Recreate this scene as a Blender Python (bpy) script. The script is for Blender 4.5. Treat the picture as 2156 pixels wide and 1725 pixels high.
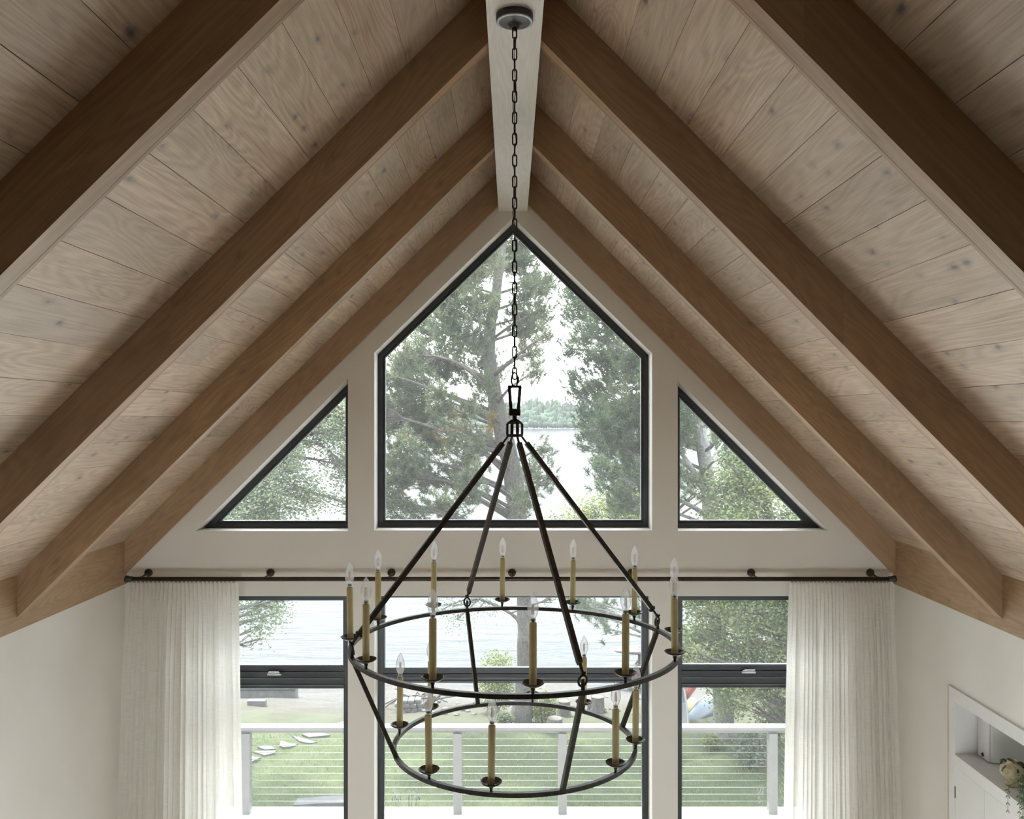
import bpy, math, random
import numpy as np
from mathutils import Matrix, Vector
from mathutils.geometry import tessellate_polygon

C = bpy.context.scene.collection
for o in list(bpy.data.objects):
    bpy.data.objects.remove(o)
random.seed(7)
rng = np.random.default_rng(11)
PI = math.pi

# ------------------------------------------------------------------ camera, sky, sun, exposure
F, VX, VY, CZ = 1810.0, 1076.0, 882.0, 4.356      # focal length in pixels, vanishing point, eye height
cam = bpy.data.objects.new('camera', bpy.data.cameras.new('camera'))
C.objects.link(cam)
cam.location = (0, 0, CZ)
cam.rotation_euler = (PI/2, 0, 0)
cam.data.sensor_width = 36
cam.data.lens = 36*F/2156
cam.data.shift_x = (1078-VX)/2156
cam.data.shift_y = (VY-862.5)/2156
cam.data.clip_start = .05
cam.data.clip_end = 3000
sc = bpy.context.scene
sc.camera = cam

w = bpy.data.worlds.new('sky'); sc.world = w; w.use_nodes = True
nt = w.node_tree
bg = nt.nodes['Background']
tc = nt.nodes.new('ShaderNodeTexCoord'); sx = nt.nodes.new('ShaderNodeSeparateXYZ')
rp = nt.nodes.new('ShaderNodeValToRGB')
nt.links.new(tc.outputs['Generated'], sx.inputs[0]); nt.links.new(sx.outputs['Z'], rp.inputs[0])
rp.color_ramp.elements[0].color = (.97, .985, 1, 1); rp.color_ramp.elements[1].color = (.84, .92, 1, 1)
nt.links.new(rp.outputs[0], bg.inputs[0])
bg.inputs[1].default_value = 2.6

sun = bpy.data.objects.new('sun', bpy.data.lights.new('sun', 'SUN')); C.objects.link(sun)
sun.data.energy = 6.0; sun.data.angle = math.radians(6); sun.data.color = (1, .95, .86)
sun.rotation_euler = Vector((-.30, .55, 1.0)).to_track_quat('Z', 'Y').to_euler()

vs = sc.view_settings
vs.view_transform = 'Standard'; vs.look = 'None'; vs.gamma = 1; vs.use_curve_mapping = False
vs.exposure = 1.56
sc.cycles.max_bounces = 11; sc.cycles.diffuse_bounces = 6; sc.cycles.transparent_max_bounces = 24

# ------------------------------------------------------------------ helpers
def P(px, py, d):
    return Vector(((px-VX)/F*d, d, CZ+(VY-py)/F*d))

def tag(o, label=None, cat=None, group=None, kind=None):
    if label: o['label'] = label
    if cat: o['category'] = cat
    if group: o['group'] = group
    if kind: o['kind'] = kind
    return o

def empty(name, loc=(0, 0, 0), **k):
    o = bpy.data.objects.new(name, None); C.objects.link(o); o.location = loc
    o.empty_display_size = .1
    return tag(o, **k)

def worldloc(o):
    v = Vector((0, 0, 0))
    while o: v = v+o.location; o = o.parent
    return v

class MB:
    def __init__(s): s.v = []; s.f = []; s.sm = []
    def raw(s, vs_, fs, smooth=False):
        b = len(s.v); s.v += [tuple(p) for p in vs_]
        s.f += [tuple(b+i for i in f) for f in fs]; s.sm += [smooth]*len(fs)
        return s
    def box(s, a, b):
        x0, y0, z0 = a; x1, y1, z1 = b
        return s.raw([(x0,y0,z0),(x1,y0,z0),(x1,y1,z0),(x0,y1,z0),(x0,y0,z1),(x1,y0,z1),(x1,y1,z1),(x0,y1,z1)],
                     [(0,3,2,1),(4,5,6,7),(0,1,5,4),(1,2,6,5),(2,3,7,6),(3,0,4,7)])
    def cbox(s, a, b, c=.003):
        """box with chamfered vertical and horizontal outline (all edges)"""
        x0, y0, z0 = a; x1, y1, z1 = b
        vs_ = []
        for z, e in ((z0, c), (z0+c, 0), (z1-c, 0), (z1, c)):
            i = e
            k = c if e == 0 else c
            X0, X1, Y0, Y1 = x0+i, x1-i, y0+i, y1-i
            vs_ += [(X0+k,Y0,z),(X1-k,Y0,z),(X1,Y0+k,z),(X1,Y1-k,z),(X1-k,Y1,z),(X0+k,Y1,z),(X0,Y1-k,z),(X0,Y0+k,z)]
        fs = [tuple(range(7, -1, -1)), tuple(range(24, 32))]
        for r in range(3):
            for i in range(8):
                j = (i+1) % 8
                fs.append((r*8+i, r*8+j, r*8+8+j, r*8+8+i))
        return s.raw(vs_, fs)
    def bar(s, p0, p1, wd, ht=None, up=(0, 0, 1)):
        p0, p1 = Vector(p0), Vector(p1); ht = ht or wd
        t = (p1-p0).normalized(); u = Vector(up)
        if abs(t.dot(u)) > .97: u = Vector((0, 1, 0))
        a = t.cross(u).normalized()*wd/2; b = a.cross(t).normalized()*ht/2
        q = [p+i*a+j*b for p in (p0, p1) for i, j in ((-1,-1),(1,-1),(1,1),(-1,1))]
        return s.raw(q, [(0,3,2,1),(4,5,6,7),(0,1,5,4),(1,2,6,5),(2,3,7,6),(3,0,4,7)])
    def tube(s, pts, rad, n=8, caps=True, smooth=True, closed=False):
        pts = [Vector(p) for p in pts]; m = len(pts)
        rad = [float(q) for q in rad] if hasattr(rad, "__len__") else [float(rad)]*m
        ring = []; prev = None
        for i, p in enumerate(pts):
            if closed: t = pts[(i+1) % m]-pts[i-1]
            else: t = pts[min(i+1, m-1)]-pts[max(i-1, 0)]
            t.normalize()
            if prev is None:
                u = Vector((0, 0, 1)) if abs(t.z) < .9 else Vector((0, 1, 0))
                a = t.cross(u).normalized()
            else:
                a = (prev-t*prev.dot(t)).normalized()
            prev = a; b = t.cross(a)
            for k in range(n):
                g = 2*PI*k/n
                ring.append(p+rad[i]*(math.cos(g)*a+math.sin(g)*b))
        fs = []
        for i in range(m if closed else m-1):
            i2 = (i+1) % m
            for k in range(n):
                k2 = (k+1) % n
                fs.append((i*n+k, i*n+k2, i2*n+k2, i2*n+k))
        if caps and not closed:
            fs.append(tuple(range(n-1, -1, -1))); fs.append(tuple((m-1)*n+k for k in range(n)))
        return s.raw(ring, fs, smooth)
    def lathe(s, prof, c=(0, 0, 0), n=24, smooth=True):
        c = Vector(c); vs_ = []; fs = []
        for r, z in prof:
            for k in range(n):
                g = 2*PI*k/n; vs_.append((c.x+r*math.cos(g), c.y+r*math.sin(g), c.z+z))
        for i in range(len(prof)-1):
            for k in range(n):
                k2 = (k+1) % n
                fs.append((i*n+k, i*n+k2, (i+1)*n+k2, (i+1)*n+k))
        return s.raw(vs_, fs, smooth)
    def blob(s, c, r, seed=0, rough=.2, nu=8, nv=5, smooth=True, flat=1):
        rd = random.Random(seed); c = Vector(c); vs_ = [(c.x, c.y, c.z-r[2]*flat)]
        for j in range(1, nv):
            th = PI*j/nv
            for i in range(nu):
                ph = 2*PI*i/nu; q = 1+rd.uniform(-rough, rough)
                vs_.append((c.x+r[0]*q*math.sin(th)*math.cos(ph), c.y+r[1]*q*math.sin(th)*math.sin(ph), c.z-r[2]*q*math.cos(th)))
        vs_.append((c.x, c.y, c.z+r[2])); fs = []
        for i in range(nu): fs.append((0, 1+(i+1) % nu, 1+i))
        for j in range(nv-2):
            for i in range(nu):
                a = 1+j*nu+i; b = 1+j*nu+(i+1) % nu
                fs.append((a, b, b+nu, a+nu))
        L = len(vs_)-1
        for i in range(nu): fs.append((L, 1+(nv-2)*nu+i, 1+(nv-2)*nu+(i+1) % nu))
        return s.raw(vs_, fs, smooth)
    def mesh(s, name, mat, M=None, origin=(0, 0, 0)):
        me = bpy.data.meshes.new(name)
        o = Vector(origin)
        if M is not None:
            Mi = M.inverted(); V = [tuple(Mi @ Vector(p)) for p in s.v]
        else: V = [(p[0]-o.x, p[1]-o.y, p[2]-o.z) for p in s.v]
        me.from_pydata(V, [], s.f); me.update()
        me.polygons.foreach_set('use_smooth', s.sm)
        if mat: me.materials.append(mat)
        return me
    def build(s, name, mat, parent=None, origin=None, **k):
        if origin is None:
            a = np.array(s.v); origin = tuple((a.min(0)+a.max(0))/2)
        ob = bpy.data.objects.new(name, s.mesh(name, mat, None, origin)); C.objects.link(ob)
        ob.location = Vector(origin)-(worldloc(parent) if parent else Vector((0, 0, 0)))
        if parent: ob.parent = parent
        return tag(ob, **k)

def fast_mesh(name, V, Fc, mat, parent=None, smooth=False, **k):
    """V (n,3), Fc (m,3|4) arrays in world space"""
    V = np.asarray(V, dtype=np.float32); Fc = np.asarray(Fc, dtype=np.int32)
    me = bpy.data.meshes.new(name); kk = Fc.shape[1]
    me.vertices.add(len(V)); me.loops.add(Fc.size); me.polygons.add(len(Fc))
    off = worldloc(parent) if parent else Vector((0, 0, 0))
    me.vertices.foreach_set('co', (V-np.array(off, dtype=np.float32)).ravel())
    me.loops.foreach_set('vertex_index', Fc.ravel())
    me.polygons.foreach_set('loop_start', np.arange(len(Fc), dtype=np.int32)*kk)
    me.update(calc_edges=True)
    me.polygons.foreach_set('use_smooth', np.full(len(Fc), smooth))
    me.materials.append(mat)
    ob = bpy.data.objects.new(name, me); C.objects.link(ob)
    if parent: ob.parent = parent
    return tag(ob, **k)

def copy_obj(o, parent, loc=None):
    c = o.copy(); C.objects.link(c); c.parent = parent
    if loc is not None: c.location = loc
    return c

# ------------------------------------------------------------------ materials
class NT:
    def __init__(s, name):
        s.m = bpy.data.materials.new(name); s.m.use_nodes = True; s.t = s.m.node_tree
        s.b = s.t.nodes['Principled BSDF']; s.out = s.t.nodes['Material Output']
    def n(s, typ, **k):
        o = s.t.nodes.new(typ)
        for a, b in k.items():
            if a in ('operation', 'blend_type', 'data_type', 'wave_type', 'bands_direction', 'noise_dimensions', 'feature', 'distance', 'musgrave_type', 'rings_direction', 'wave_profile'): setattr(o, a, b)
        return o
    def l(s, a, b): s.t.links.new(a, b)
    def val(s, sock, v):
        if hasattr(v, 'is_linked') or isinstance(v, bpy.types.NodeSocket): s.l(v, sock)
        else: sock.default_value = v
    def math(s, op, a, b=0.0, c=None):
        o = s.n('ShaderNodeMath', operation=op); s.val(o.inputs[0], a); s.val(o.inputs[1], b)
        if c is not None: s.val(o.inputs[2], c)
        return o.outputs[0]
    def noise(s, vec, scale=5, detail=4, rough=.5, dist=0.0):
        o = s.n('ShaderNodeTexNoise'); s.l(vec, o.inputs['Vector'])
        o.inputs['Scale'].default_value = scale; o.inputs['Detail'].default_value = detail
        o.inputs['Roughness'].default_value = rough; o.inputs['Distortion'].default_value = dist
        return o.outputs['Fac']
    def mapping(s, vec, scale=(1, 1, 1), loc=(0, 0, 0)):
        o = s.n('ShaderNodeMapping'); s.l(vec, o.inputs[0]); o.inputs['Scale'].default_value = scale
        o.inputs['Location'].default_value = loc
        return o.outputs[0]
    def ramp(s, fac, stops):
        o = s.n('ShaderNodeValToRGB'); s.l(fac, o.inputs[0]); cr = o.color_ramp
        while len(cr.elements) > 1: cr.elements.remove(cr.elements[-1])
        for i, (p, c) in enumerate(stops):
            c = c if hasattr(c, '__len__') else (c, c, c)
            e = cr.elements[0] if i == 0 else cr.elements.new(p)
            e.position = p; e.color = tuple(c)+(1,)
        return o.outputs[0]
    def mix(s, fac, a, b, mode='MIX'):
        o = s.n('ShaderNodeMix', data_type='RGBA', blend_type=mode)
        s.val(o.inputs[0], fac)
        for sk, v in ((o.inputs[6], a), (o.inputs[7], b)):
            if isinstance(v, bpy.types.NodeSocket): s.l(v, sk)
            else: sk.default_value = tuple(v)+(1,)
        return o.outputs[2]
    def bump(s, h, strength=.3, dist=.01):
        o = s.n('ShaderNodeBump'); s.l(h, o.inputs['Height']); o.inputs['Strength'].default_value = strength
        o.inputs['Distance'].default_value = dist; s.l(o.outputs[0], s.b.inputs['Normal'])

def simple(name, col, rough=.6, metal=0.0, var=.0, scale=20, bump=0.0, spec=.5):
    t = NT(name); t.b.inputs['Roughness'].default_value = rough; t.b.inputs['Metallic'].default_value = metal
    t.b.inputs['Specular IOR Level'].default_value = spec
    co = t.n('ShaderNodeTexCoord').outputs['Object']
    nz = t.noise(co, scale, 5)
    a = tuple(max(0, c*(1-var)) for c in col); b = tuple(min(1, c*(1+var)) for c in col)
    t.l(t.ramp(nz, [(.3, a), (.7, b)]), t.b.inputs['Base Color'])
    if bump: t.bump(nz, bump, .003)
    return t.m

def wood(name, light, dark, rough=.42, knots=1.0, spec=.5, vary=.25, grey=(.36, .33, .31)):
    t = NT(name)
    tcn = t.n('ShaderNodeTexCoord'); oi = t.n('ShaderNodeObjectInfo')
    off = t.n('ShaderNodeVectorMath', operation='SCALE')
    cx = t.n('ShaderNodeCombineXYZ')
    for i, k in enumerate((37.0, 91.0, 53.0)): t.l(t.math('MULTIPLY', oi.outputs['Random'], k), cx.inputs[i])
    ad = t.n('ShaderNodeVectorMath', operation='ADD'); t.l(tcn.outputs['Object'], ad.inputs[0]); t.l(cx.outputs[0], ad.inputs[1])
    v = ad.outputs[0]
    big = t.noise(t.mapping(v, (5.0, .75, 5.0)), 1.0, 2, .45, .35)       # cathedral field
    rings = t.math('SINE', t.math('MULTIPLY', big, 130.0))
    rings = t.math('MULTIPLY_ADD', rings, .5, .5)
    fine = t.noise(t.mapping(v, (170, 4, 170)), 1.0, 4, .6)
    blot = t.noise(t.mapping(v, (5, 1.2, 5)), 1.0, 4, .6)
    g = t.math('ADD', t.math('MULTIPLY', rings, .11), t.math('MULTIPLY', fine, .55))
    g = t.math('ADD', g, t.math('MULTIPLY', blot, .5))
    col = t.ramp(g, [(.36, dark), (.74, light)])
    # per board tone and hue
    rnd = oi.outputs['Random']
    tone = t.ramp(t.math('FRACT', t.math('MULTIPLY', rnd, 7.31)), [(0, (1-vary, 1-vary, 1-vary)), (1, (1+vary*.5,)*3)])
    col = t.mix(1.0, col, tone, 'MULTIPLY')
    hue = t.math('MULTIPLY', t.math('FRACT', t.math('MULTIPLY', rnd, 13.7)), .4)
    col = t.mix(hue, col, grey)
    if knots:
        vo = t.n('ShaderNodeTexVoronoi'); t.l(t.mapping(v, (2.9, 1.5, 2.9)), vo.inputs['Vector'])
        warp = t.noise(v, 16, 5, .7); dk = t.math('ADD', vo.outputs['Distance'], t.math('MULTIPLY', t.math('SUBTRACT', warp, .5), .5))
        k1 = t.ramp(dk, [(.0, 1), (.08, .8), (.16, .35), (.34, 0)])
        sepc = t.n('ShaderNodeSeparateColor'); t.l(vo.outputs['Color'], sepc.inputs[0])
        k1 = t.math('MULTIPLY', k1, t.ramp(sepc.outputs[0], [(.45, 0), (.62, .4), (1, 1.0*knots)]))
        col = t.mix(k1, col, (.12, .115, .125))
    t.l(col, t.b.inputs['Base Color'])
    t.b.inputs['Specular IOR Level'].default_value = spec
    t.l(t.ramp(g, [(.2, rough+.1), (.8, rough-.04)]), t.b.inputs['Roughness'])
    t.bump(g, .12, .004)
    return t.m

def leafmat(name, cols, trans=.45):
    t = NT(name)
    geo = t.n('ShaderNodeNewGeometry')
    st = [(i/(max(1, len(cols)-1)), c) for i, c in enumerate(cols)]
    pos = t.noise(geo.outputs['Position'], 1.1, 3)
    f = t.math('ADD', t.math('MULTIPLY', geo.outputs['Random Per Island'], .55), t.math('MULTIPLY', t.ramp(pos, [(.3, 0), (.7, 1)]), .45))
    col = t.ramp(f, st)
    t.l(col, t.b.inputs['Base Color']); t.b.inputs['Roughness'].default_value = .5
    tr = t.n('ShaderNodeBsdfTranslucent'); t.l(col, tr.inputs[0])
    mx = t.n('ShaderNodeMixShader'); mx.inputs[0].default_value = trans
    t.l(t.b.outputs[0], mx.inputs[1]); t.l(tr.outputs[0], mx.inputs[2]); t.l(mx.outputs[0], t.out.inputs[0])
    return t.m

def glassmat(name, tint=(.97, .985, .98), veil=.013, fres=1.18):
    t = NT(name); t.t.nodes.remove(t.b)
    tr = t.n('ShaderNodeBsdfTransparent'); tr.inputs[0].default_value = tint+(1,)
    gl = t.n('ShaderNodeBsdfGlossy'); gl.inputs['Roughness'].default_value = .01
    fr = t.n('ShaderNodeFresnel'); fr.inputs[0].default_value = fres
    m1 = t.n('ShaderNodeMixShader'); t.l(fr.outputs[0], m1.inputs[0]); t.l(tr.outputs[0], m1.inputs[1]); t.l(gl.outputs[0], m1.inputs[2])
    tl = t.n('ShaderNodeBsdfTranslucent'); tl.inputs[0].default_value = (.95, .97, 1, 1)
    m2 = t.n('ShaderNodeMixShader'); m2.inputs[0].default_value = veil  # milky mix painting a glare veil over the outdoor view
    t.l(m1.outputs[0], m2.inputs[1]); t.l(tl.outputs[0], m2.inputs[2]); t.l(m2.outputs[0], t.out.inputs[0])
    return t.m

def bulbmat():
    t = NT('clear_bulb_glass'); t.t.nodes.remove(t.b)
    tr = t.n('ShaderNodeBsdfTransparent'); tr.inputs[0].default_value = (.97, .98, .99, 1)
    gl = t.n('ShaderNodeBsdfGlossy'); gl.inputs['Roughness'].default_value = .04
    df = t.n('ShaderNodeBsdfTranslucent'); df.inputs[0].default_value = (.95, .96, 1, 1)
    lw = t.n('ShaderNodeLayerWeight'); lw.inputs[0].default_value = .35
    e = t.ramp(lw.outputs['Facing'], [(.2, .10), (.85, .85)])
    m1 = t.n('ShaderNodeMixShader'); t.l(e, m1.inputs[0]); t.l(tr.outputs[0], m1.inputs[1]); t.l(gl.outputs[0], m1.inputs[2])
    m2 = t.n('ShaderNodeMixShader'); m2.inputs[0].default_value = .22
    t.l(m1.outputs[0], m2.inputs[1]); t.l(df.outputs[0], m2.inputs[2]); t.l(m2.outputs[0], t.out.inputs[0])
    return t.m

def linenmat():
    t = NT('sheer_linen'); tcn = t.n('ShaderNodeTexCoord'); uv = tcn.outputs['UV']
    a = t.noise(t.mapping(uv, (500, 9, 1)), 1.0, 3, .7); b = t.noise(t.mapping(uv, (9, 700, 1)), 1.0, 3, .7)
    wv = t.math('MAXIMUM', a, b)
    col = t.ramp(wv, [(.45, (.76, .74, .69)), (.75, (.88, .865, .82))])
    t.l(col, t.b.inputs['Base Color']); t.b.inputs['Roughness'].default_value = .9; t.b.inputs['Specular IOR Level'].default_value = .1
    tl = t.n('ShaderNodeBsdfTranslucent'); t.l(col, tl.inputs[0])
    tr = t.n('ShaderNodeBsdfTransparent')
    m1 = t.n('ShaderNodeMixShader'); m1.inputs[0].default_value = .5
    t.l(t.b.outputs[0], m1.inputs[1]); t.l(tl.outputs[0], m1.inputs[2])
    m2 = t.n('ShaderNodeMixShader'); t.l(t.ramp(wv, [(.40, .11), (.66, .01)]), m2.inputs[0])
    t.l(m1.outputs[0], m2.inputs[1]); t.l(tr.outputs[0], m2.inputs[2]); t.l(m2.outputs[0], t.out.inputs[0])
    return t.m

def watermat():
    t = NT('lake_water'); t.t.nodes.remove(t.b)
    geo = t.n('ShaderNodeNewGeometry')
    nz = t.noise(t.mapping(geo.outputs['Position'], (.35, 2.0, 1)), 1.0, 5, .55, .3)
    bp = t.n('ShaderNodeBump'); t.l(nz, bp.inputs['Height']); bp.inputs['Strength'].default_value = .5; bp.inputs['Distance'].default_value = .14
    gl = t.n('ShaderNodeBsdfGlossy'); gl.inputs['Color'].default_value = (.38, .385, .39, 1); gl.inputs['Roughness'].default_value = .1
    df = t.n('ShaderNodeBsdfDiffuse'); df.inputs['Color'].default_value = (.035, .04, .042, 1)
    fr = t.n('ShaderNodeFresnel'); fr.inputs[0].default_value = 1.33
    for n_ in (gl, df, fr): t.l(bp.outputs[0], n_.inputs['Normal'])
    mx = t.n('ShaderNodeMixShader'); t.l(fr.outputs[0], mx.inputs[0]); t.l(df.outputs[0], mx.inputs[1]); t.l(gl.outputs[0], mx.inputs[2]); t.l(mx.outputs[0], t.out.inputs[0])
    return t.m

def groundmat():
    t = NT('yard_ground'); geo = t.n('ShaderNodeNewGeometry'); pos = geo.outputs['Position']
    s = t.n('ShaderNodeSeparateXYZ'); t.l(pos, s.inputs[0])
    n1 = t.noise(pos, .9, 5, .6); n2 = t.noise(pos, 5, 7, .75); n3 = t.noise(pos, 16, 6, .8)
    grass = t.ramp(n2, [(.3, (.019, .034, .008)), (.5, (.032, .048, .013)), (.7, (.056, .062, .024))])
    dry = t.ramp(n3, [(.3, (.017, .016, .009)), (.55, (.038, .033, .021)), (.72, (.08, .068, .048))])
    sand = t.ramp(n3, [(.3, (.02, .019, .018)), (.5, (.042, .040, .038)), (.7, (.085, .08, .076))])
    yy = t.math('ADD', s.outputs['Y'], t.math('MULTIPLY', t.math('SUBTRACT', n1, .5), 5.0))
    f1 = t.ramp(t.math('DIVIDE', yy, 25.0), [(.575, 0), (.66, 1)])
    f2 = t.ramp(t.math('DIVIDE', yy, 25.0), [(.66, 0), (.74, 1)])
    col = t.mix(f1, grass, dry); col = t.mix(f2, col, sand)
    t.l(col, t.b.inputs['Base Color']); t.b.inputs['Roughness'].default_value = .95
    t.bump(n3, .8, .03)
    return t.m

def bark(name, a, b, c):
    t = NT(name); geo = t.n('ShaderNodeNewGeometry')
    n1 = t.noise(t.mapping(geo.outputs['Position'], (18, 18, 4)), 1.0, 5, .65, .3); n2 = t.noise(geo.outputs['Position'], 26, 4, .7)
    col = t.mix(t.ramp(n2, [(.45, 0), (.62, 1)]), t.ramp(n1, [(.35, a), (.65, b)]), c)
    t.l(col, t.b.inputs['Base Color']); t.b.inputs['Roughness'].default_value = .95; t.bump(n1, 1.0, .03)
    return t.m

M = {}
M['plank'] = wood('bleached_oak', (.74, .58, .44), (.38, .265, .17), rough=.44, knots=1.0, spec=.7, vary=.13, grey=(.40, .34, .28))
M['beam'] = wood('brown_oak', (0.528, 0.348, 0.198), (0.324, 0.198, 0.108), rough=.42, knots=.5, vary=.10, grey=(0.324, 0.240, 0.168), spec=.7)
M['ridge'] = wood('lit_ridge_oak', (.82, .76, .70), (.66, .60, .54), rough=.34, knots=0, vary=.05)  # pale base colour carries the window light seen on the ridge underside
M['wall'] = simple('warm_white_paint', (.80, .78, .735), .7, var=.02, scale=3)
M['back_wall'] = simple('low_bounce_back_wall', (.34, .31, .27), .7, var=.02, scale=3)  # unseen back wall, given a dark tone to cut bounce light
M['loft'] = simple('low_bounce_loft', (.13, .11, .09), .95, var=.1)  # unseen loft floor, darkened to cut light bounced onto the near ceiling
M['trim'] = simple('white_satin_paint', (.78, .78, .77), .4, var=.01)
M['shell'] = simple('plain_sheathing', (.3, .25, .2), .9)
M['floor'] = wood('floor_oak', (.68, .60, .50), (.58, .50, .40), knots=.2)
M['frame'] = simple('black_window_metal', (.038, .046, .054), .35, 0, var=.1)
M['bead'] = simple('grey_glazing_bead', (.30, .33, .35), .4, .3)
M['chrome'] = simple('satin_nickel', (.55, .57, .58), .25, 1.0)
M['iron'] = simple('aged_iron', (.055, .053, .050), .42, .35, var=.35, scale=60, bump=.2)
M['ironrod'] = simple('bronze_rod', (.075, .062, .052), .38, .8, var=.2, scale=50)
M['gold'] = simple('aged_brass_sleeve', (.92, .86, .52), .38, .0, var=.05, scale=30)
M['glass'] = glassmat('window_glass')
M['bulb'] = bulbmat()
M['filament'] = simple('amber_filament', (.85, .55, .28), .5)
M['linen'] = linenmat()
M['water'] = watermat()
M['ground'] = groundmat()
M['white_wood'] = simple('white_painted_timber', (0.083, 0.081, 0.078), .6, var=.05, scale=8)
M['deck'] = simple('bounce_white_decking', (.62, .61, .60), .6, var=.04, scale=6)  # decking kept far paler than the railing to bounce light onto the ceiling
M['cable'] = simple('steel_cable', (0.263, 0.266, 0.270), .35, .6)
M['stone'] = simple('pale_stone', (0.078, 0.076, 0.074), .9, var=.3, scale=9, bump=.6)
M['slab'] = simple('grey_flagstone', (0.071, 0.071, 0.074), .9, var=.2, scale=7, bump=.4)
M['stump'] = bark('stump_wood', (0.052, 0.048, 0.044), (0.092, 0.086, 0.080), (0.104, 0.100, 0.096))
M['stumptop'] = simple('cut_wood', (0.065, 0.061, 0.054), .9, var=.15, scale=14)
M['bark'] = bark('pine_bark', (0.035, 0.031, 0.028), (0.070, 0.063, 0.056), (0.084, 0.079, 0.070))
M['bark_light'] = bark('lichen_bark', (0.078, 0.075, 0.072), (0.132, 0.129, 0.126), (0.180, 0.186, 0.174))
M['needles'] = leafmat('pine_needles', [(0.041, 0.064, 0.036), (0.080, 0.108, 0.061), (0.121, 0.136, 0.080), (0.177, 0.161, 0.088)])
M['needles2'] = leafmat('shore_pine_needles', [(0.044, 0.068, 0.037), (0.082, 0.114, 0.061), (0.135, 0.154, 0.089)])
M['leaf'] = leafmat('oak_leaves', [(0.051, 0.085, 0.029), (0.093, 0.136, 0.051), (0.153, 0.178, 0.072), (0.213, 0.213, 0.102)])
M['leafy'] = leafmat('yellow_green_leaves', [(0.076, 0.111, 0.028), (0.132, 0.167, 0.048), (0.201, 0.215, 0.076)])
M['leafd'] = leafmat('grey_green_leaves', [(0.057, 0.091, 0.053), (0.105, 0.139, 0.082), (0.173, 0.183, 0.105)])
M['grass'] = leafmat('grass_blades', [(0.058, 0.098, 0.028), (0.117, 0.150, 0.058), (0.197, 0.186, 0.098)], .5)
M['far'] = simple('far_forest', (0.023, 0.040, 0.023), .95, var=.5, scale=.12)

# ------------------------------------------------------------------ setting: room shell
D1 = 6.0; DW = 6.04; RX = .0133; SP = 1.302
XL, XR = -2.70, 2.685
SIDES = {-1: (1.589, .986, 1.821), 1: (1.604, 1.01, 1.847)}   # rafter underside height, slope, plank height at the ridge line
YB = -3.2
def WP(px, py, d=DW): p = P(px, py, d); return (p.x, p.z)

def wall_holes(name, outline, holes, y0, y1, mat, **k):
    polys = [[Vector((x, z, 0)) for x, z in outline]]+[[Vector((x, z, 0)) for x, z in h] for h in holes]
    tri = tessellate_polygon(polys)
    flat = [p for poly in polys for p in poly]; n = len(flat)
    mb = MB(); V = [(p.x, y0, p.y) for p in flat]+[(p.x, y1, p.y) for p in flat]
    fs = []
    for a, b, c in tri: fs.append((a, b, c)); fs.append((c+n, b+n, a+n))
    i = 0
    for poly in polys:
        m = len(poly)
        for j in range(m):
            a, b = i+j, i+(j+1) % m
            fs.append((a, b, b+n, a+n))
        i += m
    mb.raw(V, fs)
    o = mb.build(name, mat, **k)
    return o

apex_h = [WP(788, 1117), WP(1373, 1117), WP(1373, 744), WP(1080.5, 459), WP(788, 743)]
ltri_h = [WP(411, 1118.5), WP(732.5, 1118.5), WP(732.5, 797)]
rtri_h = [WP(1427, 1118), WP(1744, 1118), WP(1427, 801)]
zt = WP(0, 1255.5)[1]
lo_l = [(WP(415, 0)[0], .04), (WP(732.5, 0)[0], .04), (WP(732.5, 0)[0], zt), (WP(415, 0)[0], zt)]
lo_c = [(WP(788, 0)[0], .04), (WP(1373, 0)[0], .04), (WP(1373, 0)[0], zt), (WP(788, 0)[0], zt)]
lo_r = [(WP(1427, 0)[0], .04), (WP(1740, 0)[0], .04), (WP(1740, 0)[0], zt), (WP(1427, 0)[0], zt)]
outline = [(XL-.15, 0), (XR+.15, 0), (XR+.15, 3.4), (RX, CZ+1.98), (XL-.15, 3.4)]
wall_holes('wall_front', outline, [apex_h, ltri_h, rtri_h, lo_l, lo_c, lo_r], DW, DW+.24, M['wall'], kind='structure', label='warm white gable wall with the lake windows')

def side_wall_left():
    MB().box((XL-.15, YB, 0), (XL-.008, DW, CZ-1.0)).build('wall_left', M['wall'], kind='structure')
side_wall_left()
# right wall with the built-in opening
NY0, NY1 = 1.9, 5.264            # the built-in runs from its far edge back along the wall
yz = lambda y, z: (y, z)
mb = MB()
zc = CZ-1.638
mb.box((XR+.008, YB, 0), (XR+.5, NY0, CZ-1.0)); mb.box((XR+.008, NY1, 0), (XR+.5, DW, CZ-1.0))
mb.box((XR+.008, NY0, zc), (XR+.5, NY1, CZ-1.0))
mb.build('wall_right', M['wall'], kind='structure')
back_h = [[(-2.4, .2), (2.4, .2), (2.4, 2.42), (-2.4, 2.42)]]
wall_holes('wall_back', [(XL-.15, 0), (XR+.15, 0), (XR+.15, 3.4), (RX, CZ+1.98), (XL-.15, 3.4)], back_h, YB-.24, YB, M['back_wall'], kind='structure')
MB().box((XL-.007, YB+.001, 2.5), (XR+.007, 1.5, 2.72)).build('floor_loft', M['loft'], kind='structure', label='loft floor the view is taken from, unseen, extended to shade the near ceiling')  # unseen slab, added and run forward to shade the near ceiling
MB().box((XL-.15, YB-.15, -.1), (XR+.5, DW+.2, 0)).build('floor', M['floor'], kind='structure')

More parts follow.
